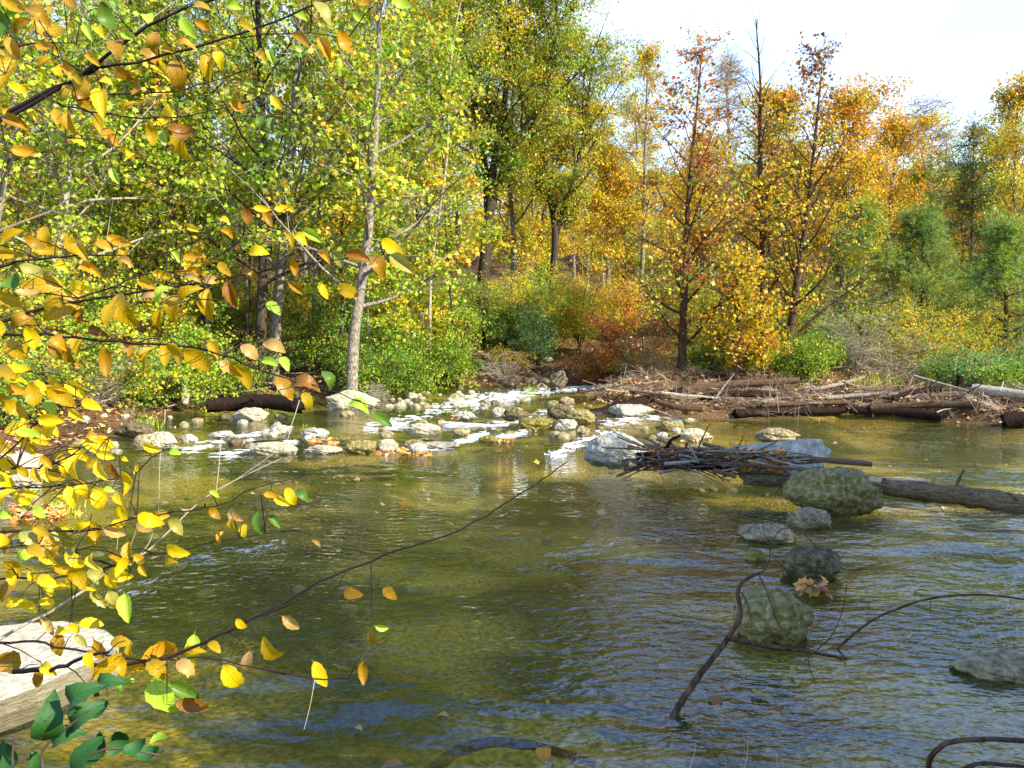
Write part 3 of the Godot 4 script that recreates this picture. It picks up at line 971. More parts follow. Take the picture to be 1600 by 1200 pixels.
	put.call(broad, {"sd": 20, "called": "bare_tree", "crown": "bare", "hues": ["brown"], "bark": "bark_pale", "limbs": 30, "lift0": 0.9, "lift1": 1.25, "reach": 4.0, "label": "leafless grey tree with fine upswept twigs on the skyline", "stems": [stem_px([[1445, 520], [1446, 400], [1440, 300], [1445, 195]], 47.0)]})
	put.call(broad, {"sd": 21, "called": "bare_tree", "crown": "bare", "hues": ["brown"], "bark": "bark_pale", "limbs": 26, "lift0": 0.9, "lift1": 1.3, "reach": 3.0, "label": "leafless grey tree with a tall whippy top above the rust sycamore", "stems": [stem_px([[1150, 520], [1145, 400], [1140, 250], [1135, 110]], 44.0)]})
	put.call(broad, {"sd": 22, "hues": ["olive", "yellow", "gold"], "label": "sparse yellow green maple past the dark cedar", "stems": [stem_px([[1592, 530], [1590, 400], [1586, 280], [1590, 155]], 37.0)], "reach": 3.0, "fill": 0.6})
	put.call(broad, {"sd": 23, "hues": ["gold", "olive", "yellow"], "label": "slim gold tree with airy top between fork trunked tree and rust sycamore", "stems": [stem_px([[1000, 520], [1005, 380], [1008, 240], [1012, 90]], 45.0)], "reach": 3.0, "fill": 0.6, "size": 1.1})
	put.call(broad, {"sd": 24, "hues": ["yellow", "yellow", "lime"], "label": "clear yellow sapling glowing behind the great oak", "r0": 0.09, "stems": [stem_px([[832, 520], [833, 420], [832, 300], [830, 235]], 46.0)], "reach": 3.2, "from": 0.2})
	# conifers
	var fir := {"called": "pine_tree", "crown": "needle", "bark": "bark_brown", "fill": 0.45, "limbs": 46, "from": 0.06, "reach": 2.6, "lift0": 0.05, "lift1": 0.5, "sub": 7, "size": 1.0, "taper": 0.85, "r0": 0.12, "r1": 0.02, "bend": 0.03}
	put.call(fir, {"sd": 25, "hues": ["pine", "lime", "olive", "pine"], "label": "soft light green young pine behind bare brush", "stems": [stem_px([[1345, 560], [1345, 480], [1342, 400], [1345, 325]], 33.0)], "reach": 2.8})
	put.call(fir, {"sd": 26, "hues": ["cedar", "cedar", "deep"], "label": "dark pointed cedar on the skyline", "called": "cedar_tree", "stems": [stem_px([[1516, 500], [1518, 400], [1520, 300], [1522, 205]], 43.0)], "reach": 2.2, "size": 1.1})
	put.call(fir, {"sd": 27, "hues": ["pine", "lime", "pine"], "label": "small bright pine above the glossy green bushes", "stems": [stem_px([[1572, 560], [1572, 480], [1570, 420], [1572, 355]], 29.0)], "reach": 2.0})
	put.call(fir, {"sd": 28, "hues": ["pine", "olive", "pine"], "label": "ragged young pine amid yellow brush past the bare thicket", "stems": [stem_px([[1440, 560], [1440, 480], [1442, 400], [1440, 340]], 34.0)], "reach": 2.4, "fill": 0.8})
	var pr := rnd(707)
	for i in 22:
		var px := lerpf(-30.0, 740.0, (i + pr.randf()) / 22.0)
		var d := pr.randf_range(24.0, 37.0)
		var g := at_depth(px, 560, d)
		var pale := i % 3 != 0
		put.call(syc, {"sd": 800 + i, "called": "pole_tree", "r0": pr.randf_range(0.05, 0.1), "r1": 0.02, "limbs": 22, "reach": 2.2, "from": 0.25, "sub": 4, "fill": 0.75, "sides": 6, "crown": "sycamore" if i % 2 else "oval", "size": 0.95, "hues": ["lime", "lime", "yellow", "green", "olive"], "bark": "bark_pale" if pale else "bark_dark", "label": "slim pale pole of a young lime leaved tree in the bank wood" if pale else "slim dark pole of a young lime leaved tree in the bank wood", "group": "pale young pole trees" if pale else "dark young pole trees", "stems": [straight(g.x, g.z, pr.randf_range(9.0, 16.0), pr, 0.1)]})
	# off to the side on the near bank: the trees whose shade lies on the near water
	for q in [[8.0, -1.2, 4.6, "leafy oak on the near bank closest to the lens, shading the dark water"], [11.2, -1.0, 8.2, "broad oak on the near bank between two others, shading the dark water"], [14.0, -2.9, 8.8, "outermost oak on the near bank, leaning over the shaded water"]]:
		put.call(oak, {"sd": 29 + int(q[0]), "r0": 0.28, "r1": 0.06, "from": 0.3, "reach": 3.6 if q[2] < 5.0 else 4.6, "limbs": 34, "sub": 6, "crown": "far", "size": 0.85, "label": q[3], "stems": [straight(q[0], q[1], q[2], rnd(3))]})

func skyline(px: float) -> float:
	# how high the wood behind reaches, in photograph rows
	var k := [[-400, -220], [600, -160], [760, -60], [860, 60], [930, 160], [1000, 230], [1100, 250], [1200, 240], [1300, 250], [1400, 235], [1500, 235], [1600, 240], [2000, 200]]
	for i in k.size() - 1:
		if px < k[i + 1][0]: return lerpf(k[i][1], k[i + 1][1], clampf((px - k[i][0]) / (k[i + 1][0] - k[i][0]), 0.0, 1.0))
	return 200.0

func build_wood_behind() -> void:
	var r := rnd(404)
	var kinds := [
		[["gold", "yellow", "gold"], "bark_grey", "slender grey trunked tree with golden foliage in the wood behind the creek", "golden trees in the wood behind"],
		[["orange", "gold", "gold", "yellow"], "bark_dark", "dark trunked tree with orange brown foliage in the wood behind the creek", "orange brown trees in the wood behind"],
		[["olive", "lime", "olive"], "bark_grey", "grey trunked tree with olive green foliage in the wood behind the creek", "olive green trees in the wood behind"],
		[["lime", "yellow", "lime"], "bark_dark", "dark trunked tree with yellow green foliage in the wood behind the creek", "yellow green trees in the wood behind"]]
	var n := 0
	for row in [[44.0, 15], [52.0, 16], [62.0, 17], [74.0, 17], [90.0, 17]]:
		for i in row[1]:
			var px: float = lerpf(-160, 1760, (i + r.randf_range(0.15, 0.85)) / row[1])
			var d: float = row[0] + r.randf_range(-4, 4)
			var top: float = skyline(px) + r.randf_range(-40, 60) + (74.0 - row[0]) * 0.6
			var g := at_depth(px, 560, d)
			g.y = ground_height(g.x, g.z)
			var h: float = at_depth(px, top, d).y - g.y
			if h < 4.0: continue
			h = minf(h, 24.0)
			var k: Array = kinds[[0, 2, 3, 0, 1, 3][r.randi() % 6] if px > 1050 else [2, 3, 3, 0, 3, 2][r.randi() % 6]]
			n += 1
			tree({"sd": 500 + n, "called": "woodland_tree", "label": k[2], "group": k[3], "crown": "far", "hues": k[0], "bark": k[1], "limbs": 20, "from": r.randf_range(0.12, 0.4), "reach": h * 0.27, "lift0": 0.5, "lift1": 1.0, "sub": 4, "taper": 0.45, "domed": true, "fill": 0.52 if px > 950.0 else 0.66, "size": 1.0, "r0": r.randf_range(0.13, 0.24), "r1": 0.04, "sides": 7, "stems": [straight(g.x, g.z, h, r, 0.04)]})
	# beyond those no tree can be told from the next: one mass of treetops up the hillside
	var xf := [[], []]
	var cols := [[], []]
	for i in 5200:
		var d := r.randf_range(98.0, 150.0)
		var px := r.randf_range(-500, 2100)
		var g := at_depth(px, 560, d)
		g.y = ground_height(g.x, g.z)
		var most := at_depth(px, skyline(px) + 10.0, d).y - g.y
		var y: float = r.randf_range(1.0, clampf(most, 2.0, 13.0))
		var v := r.randi() % 2
		xf[v].append(Transform3D(Basis.from_euler(Vector3(0, r.randf() * TAU, 0)).scaled(Vector3.ONE * r.randf_range(1.6, 2.6)), g + Vector3(0, y, 0)))
		cols[v].append(hue(["gold", "olive", "orange", "yellow", "olive", "brown", "lime"], r))
	var far := Node3D.new()
	far.name = "hillside_forest"
	add_child(far)
	tag(far, "far autumn forest covering the hillside as one mass", "forest", "", "stuff")
	for v in 2: multi("treetops", C.far[v], xf[v], cols[v], far)

func build_understory() -> void:
	var n := 0
	# called, label, px, depth, width, height, stems, leafy, crown, hues, leaf size, category
	var rows := [
		["witch_hazel_shrub", "yellow witch hazel bush under the fork trunked tree", 905, 33.0, 3.6, 4.2, 14, 16, "small", ["yellow", "yellow", "lime", "gold"], 0.9],
		["sumac_shrub", "crimson red bush on the far bank beside the drift logs", 950, 29.5, 1.5, 2.1, 9, 12, "small", ["red", "red", "rust"], 0.7],
		["laurel_shrub", "blue green laurel bush above the dark far boulder", 840, 30.5, 2.0, 2.2, 10, 12, "small", ["glossy", "deep", "glossy"], 0.8],
		["thicket_shrub", "reddish brown thicket hanging over the far bank behind the drift", 1000, 28.2, 3.4, 2.6, 16, 14, "small", ["rust", "brown", "orange", "olive"], 0.8],
		["thicket_shrub", "low russet bramble at the foot of the crimson bush", 925, 28.8, 2.2, 1.3, 12, 10, "small", ["rust", "brown", "orange"], 0.7],
		["gold_shrub", "small golden bush at the foot of the great oak", 800, 30.0, 1.6, 1.0, 8, 10, "small", ["yellow", "gold"], 0.7],
		["spice_bush", "bright green spreading bush behind the pebble bar", 640, 25.5, 3.4, 1.9, 16, 14, "oval", ["green", "lime", "green"], 0.7],
		["spice_bush", "lime green bush with low boughs over the far gravel shore", 700, 27.0, 2.6, 2.4, 14, 13, "oval", ["lime", "lime", "green"], 0.75],
		["spice_bush", "dense mid green bush around the tall sycamore trunk", 585, 24.0, 3.0, 2.3, 14, 14, "oval", ["green", "green", "lime"], 0.7],
		["spice_bush", "fine leaved green bush behind the twin sycamores", 490, 26.5, 3.6, 3.0, 16, 14, "small", ["green", "deep", "lime"], 0.9],
		["bank_sapling", "tangled lime sapling on the bank above the dark undercut", 370, 22.5, 2.6, 1.7, 12, 10, "oval", ["lime", "green"], 0.6],
		["bank_sapling", "sprawling green briar over pale fallen sticks", 270, 20.5, 3.2, 1.5, 14, 8, "sycamore", ["lime", "green"], 0.55],
		["bank_sapling", "leafy green briar by the dark round shore stone", 190, 19.5, 2.6, 1.4, 12, 8, "sycamore", ["lime", "green", "yellow"], 0.55],
		["bank_sapling", "yellow green bramble behind the white shore boulder", 80, 17.5, 3.0, 1.6, 14, 9, "sycamore", ["lime", "yellow", "green"], 0.5],
		["bank_sapling", "green bramble at the bend past the white shore boulder", -20, 15.5, 2.8, 1.6, 12, 9, "sycamore", ["lime", "green"], 0.5],
		["bank_sapling", "tall lime sapling leaning out beside the snag", 300, 21.5, 2.4, 2.4, 9, 12, "sycamore", ["lime", "lime", "green"], 0.7],
		["bank_sapling", "tall yellow green sapling between the pole tree and the twin sycamores", 235, 22.5, 2.6, 4.0, 9, 13, "sycamore", ["lime", "yellow", "lime"], 0.7],
		["bank_sapling", "lime sapling at the edge of the brambles below the pale trunk", 130, 20.5, 2.8, 3.4, 9, 13, "sycamore", ["lime", "green", "lime"], 0.7],
		["bank_sapling", "tall bright sapling over the yellow green bramble", 40, 19.0, 2.6, 3.4, 9, 13, "sycamore", ["lime", "lime", "yellow"], 0.65],
		["bank_sapling", "lime sapling with drooping boughs in front of the oak slope", 660, 27.5, 3.2, 4.2, 10, 14, "sycamore", ["lime", "lime", "yellow"], 0.85],
		["bank_sapling", "yellow green sapling behind the spreading bush of the pebble bar", 610, 26.5, 2.8, 4.6, 10, 14, "sycamore", ["lime", "green", "yellow"], 0.85],
		["gold_shrub", "wide yellow bush between soft light pine and bare brush", 1380, 29.0, 3.6, 2.6, 14, 10, "small", ["yellow", "lime", "olive"], 1.0],
		["gold_shrub", "olive bush below the young pines", 1480, 28.5, 3.4, 2.2, 14, 11, "small", ["olive", "lime", "yellow"], 1.0],
		["witch_hazel_shrub", "yellow bush in front of the deep green bush by the oak", 845, 34.0, 3.4, 3.0, 14, 13, "small", ["yellow", "lime", "olive"], 1.0],
		["glossy_shrub", "glossy green bush spilling over the drift bank", 1535, 23.2, 3.4, 1.25, 18, 14, "oval", ["glossy", "green", "glossy"], 0.6],
		["glossy_shrub", "pale leaved bush beside the yellow grass on the drift bank", 1475, 23.8, 1.5, 0.8, 9, 11, "oval", ["glossy", "lime", "glossy"], 0.55],
		["glossy_shrub", "low bright green bush at the outer end of the drift bank", 1600, 21.6, 2.4, 0.8, 12, 12, "oval", ["green", "lime"], 0.55],
		["spice_bush", "bright green bush at the foot of the leaning sycamore", 1250, 25.0, 2.0, 1.5, 12, 14, "oval", ["green", "lime"], 0.6],
		["gold_shrub", "yellow and orange bush at the foot of the upright sycamore", 1160, 25.5, 2.2, 1.8, 14, 12, "oval", ["yellow", "gold", "orange", "lime"], 0.6],
		["spice_bush", "dark green bush between the rust topped sycamore and the golden bush", 1110, 26.5, 2.0, 1.2, 12, 11, "oval", ["green", "deep", "lime"], 0.6],
		["gold_shrub", "yellow boughs of a bush before the ragged young pine", 1440, 27.5, 3.6, 2.4, 14, 9, "small", ["yellow", "gold", "olive"], 0.9],
		["gold_shrub", "sparse yellow bush below the small bright pine", 1560, 30.0, 3.4, 2.8, 14, 8, "small", ["yellow", "olive", "lime"], 0.9],
		["thicket_shrub", "brown leaved thicket in front of the sparse yellow green maple", 1510, 32.0, 4.0, 3.2, 16, 8, "small", ["brown", "rust", "olive"], 0.9],
		["laurel_shrub", "grey green bush behind the leaning sycamore", 1300, 30.0, 3.0, 3.4, 16, 12, "small", ["glossy", "olive", "pine"], 0.9],
		["spice_bush", "olive bush behind the upright sycamore trunk", 1195, 31.0, 3.4, 3.2, 16, 11, "small", ["olive", "green", "gold"], 0.9],
		["witch_hazel_shrub", "yellow green bush behind the rust topped sycamore", 1080, 32.0, 3.6, 3.4, 16, 11, "small", ["olive", "lime", "yellow"], 0.9],
		["laurel_shrub", "deep green bush in the shade of the great oak", 790, 34.0, 3.0, 1.9, 14, 11, "small", ["deep", "glossy", "green"], 0.9],
		["laurel_shrub", "green laurel filling the slope left of the oak roots", 700, 34.5, 4.4, 2.8, 18, 12, "small", ["green", "olive", "lime"], 1.0],
		["spice_bush", "tall green undergrowth between the sycamores and the oak", 590, 31.0, 4.4, 3.6, 18, 12, "small", ["green", "lime", "olive"], 1.0],
		["spice_bush", "tall green undergrowth behind the dark trunked tree", 330, 34.0, 4.6, 3.2, 18, 11, "small", ["green", "lime", "olive"], 1.0],
		["spice_bush", "yellow tinged undergrowth behind the pole tree", 190, 32.0, 4.6, 3.0, 18, 10, "small", ["yellow", "lime", "gold"], 1.0],
		["spice_bush", "green undergrowth behind the pale leaning sycamore", 50, 28.0, 4.4, 3.0, 18, 10, "small", ["green", "lime"], 1.0],
		["spice_bush", "amber undergrowth deep in the wood past the twin sycamores", 440, 37.0, 5.0, 3.0, 18, 11, "small", ["gold", "olive", "yellow"], 1.1]]
	for o in rows:
		n += 1
		shrub({"sd": n, "called": o[0], "label": o[1], "px": o[2], "d": o[3], "w": o[4], "h": o[5], "n": o[6], "leafy": o[7], "crown": o[8], "hues": o[9], "size": o[10]})
	var ur := rnd(313)
	for i in 44:
		var px := lerpf(-60.0, 1680.0, (i + ur.randf()) / 44.0)
		var k: Array = [["yellow green undergrowth bush on the slope behind the creek", ["lime", "olive", "yellow"]], ["amber undergrowth bush on the slope behind the creek", ["gold", "yellow", "orange"]], ["green undergrowth bush on the slope behind the creek", ["green", "lime", "olive"]], ["russet undergrowth bush on the slope behind the creek", ["rust", "brown", "gold"]]][ur.randi() % 4 if px > 950.0 else [0, 2, 0, 1, 2][ur.randi() % 5]]
		n += 1
		shrub({"sd": n, "called": "undergrowth_shrub", "label": k[0], "group": k[0].replace(" bush", " bushes"), "px": px, "d": ur.randf_range(34.0, 47.0), "w": ur.randf_range(3.0, 5.0), "h": ur.randf_range(1.8, 3.8), "n": 14, "leafy": 9, "crown": "small", "hues": k[1], "size": 1.15})
	# leafless brush
	var bare := [["leafless pale brush arching beside the leaning sycamore", 1340, 25.6, 3.2, 2.3, 22], ["grey leafless brush over the drift bank past the pale brush", 1400, 24.6, 2.6, 1.5, 18], ["bare twiggy bush growing from stones by the pale bank boulder", 592, 22.2, 0.9, 0.9, 10], ["bare brown brush on the cut bank under the golden bush", 790, 28.6, 2.2, 1.1, 22], ["bare grey brush between drift logs and crimson bush", 1010, 27.0, 2.2, 1.3, 20], ["pale leafless brambles on the bank over the dark shore stone", 150, 18.8, 3.4, 1.2, 22]]
	for o in bare:
		n += 1
		shrub({"sd": n, "called": "bare_brush", "label": o[0], "px": o[1], "d": o[2], "w": o[3], "h": o[4], "n": o[5], "leafy": 6, "crown": "bare", "hues": ["brown", "olive"], "size": 0.4, "thick": 0.014, "bark": "bark_pale" if n % 2 else "bark_grey"})
	# grass
	for g in [["yellow green grass growing on the drift bank", 1385, 23.6, 1.9, 0.6, 260, ["yellow", "lime", "olive"]], ["small green grass tuft in the white water", 829, 25.2, 0.35, 0.35, 60, ["green", "lime"]], ["grass tuft beside the flat stones by the leaf clump", 478, 16.9, 0.35, 0.28, 50, ["green", "lime"]], ["bright fern like grass under the twin sycamores", 440, 21.6, 1.1, 0.6, 120, ["lime", "green"]], ["grass on the leaf covered islet below the white boulder", 75, 9.1, 0.55, 0.22, 90, ["lime", "green", "yellow"]], ["green tuft on the leaf bank beside the dark shore stone", 225, 17.8, 0.6, 0.4, 70, ["lime", "green"]]]:
		var r := rnd(g[1])
		var b := MB.new()
		var p := at_depth(g[1], 560, g[2])
		p.y = maxf(ground_height(p.x, p.z), water_level(p.x, p.z)) - 0.03
		for k in g[5]:
			var q := Vector3(r.randfn() * g[3] * 0.3, 0, r.randfn() * g[3] * 0.3)
			var L: float = g[4] * r.randf_range(0.5, 1.1)
			var lean := Vector3(r.randfn(), 0, r.randfn()) * L * 0.35
			var side := Vector3(r.randfn(), 0, r.randfn()).normalized() * 0.006
			var col := hue(g[6], r)
			var mid := q + lean * 0.35 + Vector3(0, L * 0.65, 0)
			b.tri(q - side, mid, q + side, col)
			b.tri(q - side * 0.2, mid + side * 0.6, q + side * 1.2, col)
			b.tri(mid - side * 0.8, q + lean + Vector3(0, L * 0.85, 0), mid + side * 0.8, col)
		solo("grass_tuft", b.mesh(), M.grass, p, g[0], "grass", "", "stuff")

func build_stones() -> void:
	# x0, x1, top, waterline (photograph pixels), stone, angular, label, depth to width
	var big := [
		[1156, 1274, 920, 1003, "moss", 0.1, "round mossy boulder beside the forked branch in the near water", 0.9],
		[1236, 1322, 853, 906, "dark", 0.2, "dark wet boulder with sloping top behind the round mossy one", 0.8],
		[1165, 1202, 858, 876, "gold_moss", 0.6, "small brown mossy stone awash beside the dark wet boulder", 0.8],
		[1240, 1306, 794, 826, "grey", 0.2, "smooth grey rock with a clump of dead leaves", 0.9],
		[1162, 1250, 820, 848, "grey", 0.2, "low pale rock half under water beside the leaf clump rock", 0.9],
		[1506, 1690, 1022, 1062, "grey", 0.2, "long grey slab rising from the shaded near water", 0.55],
		[1248, 1392, 732, 802, "moss", 0.15, "big green grey boulder holding the end of the long log", 0.8],
		[1168, 1330, 676, 762, "pale", 0.95, "large angular pale boulder with sloping face under the driftwood", 0.9],
		[1188, 1250, 668, 690, "grey", 0.4, "rounded grey stone behind the angular pale boulder", 0.8],
		[916, 1016, 679, 726, "pale", 0.2, "big rounded pale boulder where the driftwood jam begins", 0.8],
		[1028, 1072, 656, 672, "moss", 0.6, "green tinged stone in the shallows below the drift logs", 0.8],
		[1062, 1112, 669, 689, "slab", 0.5, "flat yellowish stone with autumn leaves in the shallows", 0.7],
		[955, 1022, 631, 651, "pale", 0.7, "pale topped stone tucked under the drift logs", 0.8],
		[1005, 1042, 629, 643, "slab", 0.5, "whitish rounded stone beside the smooth drift log", 0.8],
		[1000, 1060, 599, 628, "moss", 0.6, "mossy wedge shaped boulder wedged among the drift logs", 0.8],
		[1058, 1104, 590, 606, "pale", 0.5, "white topped boulder behind the drift logs", 0.8],
		[860, 888, 580, 606, "grey", 0.7, "tall grey boulder at the head of the rapids", 0.8],
		[843, 858, 580, 598, "dark", 0.5, "dark stone wedged under the far cut bank", 0.8],
		[820, 841, 589, 603, "grey", 0.6, "grey stone at the foot of the far root tangle", 0.8],
		[508, 584, 611, 640, "slab", 0.45, "large pale domed boulder at the foot of the tall sycamore", 0.7],
		[532, 590, 686, 708, "moss", 0.6, "broad mossy stone with dark side at the pool edge", 0.7],
		[586, 622, 686, 706, "slab", 0.7, "bright cream stone touching the broad mossy stone", 0.8],
		[626, 664, 686, 701, "moss", 0.5, "dark sided stone beside the orange leaf drift", 0.8],
		[637, 669, 692, 709, "pale", 0.5, "small rounded stone in front of the dark sided stone", 0.8],
		[655, 712, 690, 700, "slab", 0.4, "low flat cream stone with water sliding off its end", 0.6],
		[632, 688, 662, 679, "slab", 0.4, "flat tan stone in the lower riffle", 0.7],
		[704, 735, 667, 680, "grey", 0.4, "small domed grey stone ringed by riffle water", 0.8],
		[708, 742, 642, 656, "pale", 0.5, "pale stone beside the dead leaf clump mid creek", 0.8],
		[766, 792, 636, 651, "pale", 0.7, "pale blocky stone upstream of the golden mossy rock", 0.8],
		[784, 827, 639, 657, "dark", 0.7, "dark cracked rock with pale crown mid creek", 0.8],
		[808, 864, 651, 672, "gold_moss", 0.5, "golden mossy rock in the middle of the rapids", 0.7],
		[862, 904, 655, 671, "pale", 0.6, "white topped rock touching the golden mossy rock", 0.8],
		[852, 874, 625, 639, "moss", 0.4, "small green rounded stone in the upper rapids", 0.8],
		[874, 898, 620, 633, "grey", 0.4, "small grey stone in the upper rapids under the drift tip", 0.8],
		[856, 897, 632, 653, "dark", 0.5, "dark wet stone between green stone and straw covered rock", 0.8],
		[884, 932, 640, 662, "moss", 0.5, "straw covered rock on the shoulder of the rapids", 0.8],
		[748, 779, 680, 691, "gold_moss", 0.4, "low mossy stone at the lip of the pool", 0.8],
		[362, 413, 637, 657, "slab", 0.6, "dappled pale rock in front of the dark undercut", 0.8],
		[225, 271, 674, 696, "slab", 0.7, "bright white stone at the leafy shore", 0.8],
		[204, 233, 678, 698, "grey", 0.5, "grey stone leaning on the bright white stone", 0.8],
		[176, 240, 659, 683, "dark", 0.6, "dark dappled rock behind the bright white stone", 0.8],
		[174, 207, 638, 658, "dark", 0.3, "dark round shore stone by the leaf bank", 0.8],
		[322, 362, 673, 685, "pale", 0.5, "low pale stone at the start of the side riffle", 0.8],
		[376, 467, 687, 711, "slab", 0.75, "long flat pale slab beside the side riffle", 0.5],
		[469, 512, 668, 683, "pale", 0.3, "smooth domed stone beside the grass tuft", 0.8],
		[477, 533, 695, 708, "slab", 0.6, "flat cream stone below the leaf clump", 0.6],
		[528, 552, 640, 650, "grey", 0.5, "small grey stone below the pale domed boulder", 0.8],
		[-45, 62, 698, 768, "slab", 0.7, "white spotted boulder on the shore among yellow leaves", 0.7],
		[280, 306, 677, 692, "pale", 0.6, "small pale stone standing in the side riffle", 0.8],
		[420, 446, 666, 678, "pale", 0.5, "small pale stone behind the long flat slab", 0.8]]
	var k := 0
	for b in big:
		k += 1
		rock(b[0], b[1], b[2], b[3], b[4], b[6], 200 + k * 3, b[5], "", "boulder" if b[1] - b[0] > 60 else "creek_stone", -9.0, b[7])
	# the sunlit slab near the lens
	var s := MB.new()
	var edge := [[-60, 985], [40, 976], [100, 974], [165, 990], [186, 1008], [172, 1028], [118, 1050], [55, 1078], [-20, 1104], [-80, 1128]]
	var top := []
	var low := []
	for e in edge:
		var p := at_level(e[0], e[1], 0.13)
		top.append(p + Vector3(0, (e[0] + 60) * 0.0001, 0))
		low.append(p + Vector3(-0.16, -0.3, -0.3))
	var mid := Vector3.ZERO
	for p in top: mid += p / top.size()
	for j in top.size():
		var q := (j + 1) % top.size()
		s.tri(mid + Vector3(0, 0.02, 0), top[j], top[q], Color.WHITE)
		s.tri(top[j], low[j], low[q], Color.WHITE)
		s.tri(top[j], low[q], top[q], Color.WHITE)
	solo("stone_slab", s.mesh(), M.cream, Vector3.ZERO, "flat sunlit cream slab lying at the near water's edge", "slab")
	# stones of the pebble bar and of the riffle: one shape each of a few, laid singly
	var r := rnd(71)
	var small := []
	for i in 7: small.append(rock_mesh(600 + i, Vector3(0.5, 0.36, 0.42), 0.6, 0.14, 16))
	var fields := [
		["bar_stone", "small pale stone of the pebble bar under the green bushes", "stones of the pebble bar", [605, 752, 611, 637], 46, ["pale", "slab", "slab", "grey"], 0.16, 0.42],
		["riffle_stone", "low wet stone breaking the water of the rapids", "low stones of the rapids", [590, 960, 622, 690], 34, ["dark", "grey", "moss", "grey"], 0.18, 0.45],
		["shore_stone", "small stone along the leafy shore below the brambles", "stones along the leafy shore", [110, 500, 650, 705], 34, ["grey", "pale", "dark", "slab"], 0.14, 0.4],
		["shallow_stone", "small stone in the shallows before the drift bank", "stones in the shallows", [940, 1130, 640, 690], 14, ["grey", "pale", "moss"], 0.14, 0.34],
		["bank_stone", "small grey stone at the foot of the far bank", "stones at the foot of the far bank", [650, 900, 594, 610], 22, ["grey", "pale", "dark"], 0.2, 0.5]]
	for f in fields:
		for i in f[4]:
			var p := on_water(r.randf_range(f[3][0], f[3][1]), r.randf_range(f[3][2], f[3][3]))
			var size := r.randf_range(f[6], f[7])
			var y := maxf(ground_height(p.x, p.z), p.y - 0.05)
			var o := solo(f[0], small[r.randi() % 7], M[f[5][r.randi() % f[5].size()]], Vector3(p.x, y + size * 0.12, p.z), f[1], "stone", f[2])
			o.basis = Basis.from_euler(Vector3(r.randf_range(-0.2, 0.2), r.randf() * TAU, r.randf_range(-0.2, 0.2))).scaled(Vector3(size, size * r.randf_range(0.7, 1.1), size))
	# cobbles under water, too many and too dim to count
	var xf := []
	var cols := []
	var cm := MB.new()
	var cobble := rock_mesh(640, Vector3(0.5, 0.3, 0.42), 0.4, 0.1, 10)
	var dull := leaf_mat(0.0, 0.9)
	dull.backlight_enabled = false
	cobble.surface_set_material(0, dull)
	for i in 500:
		var z := -3.0 - 14.0 * pow(r.randf(), 0.8)
		var x := r.randf_range(-0.72, 0.8) * -z
		if shore_distance(x, z) < 0.1: continue
		var size := 0.04 + (0.2 if z < -7.0 else 0.07) * pow(r.randf(), 3.0)
		var y := ground_height(x, z)
		if y + size * 0.25 > water_level(x, z) - 0.04: continue
		xf.append(Transform3D(Basis.from_euler(Vector3(0, r.randf() * TAU, 0)).scaled(Vector3.ONE * size), Vector3(x, y, z)))
		var tone := r.randf_range(0.6, 1.3)
		cols.append(Color(0.075, 0.08, 0.018) * tone if r.randf() < 0.8 else Color(0.13, 0.11, 0.035) * tone)
	tag(multi("creek_bed_cobbles", cobble, xf, cols, self), "cobbles on the creek bed under clear water", "cobbles", "", "stuff")

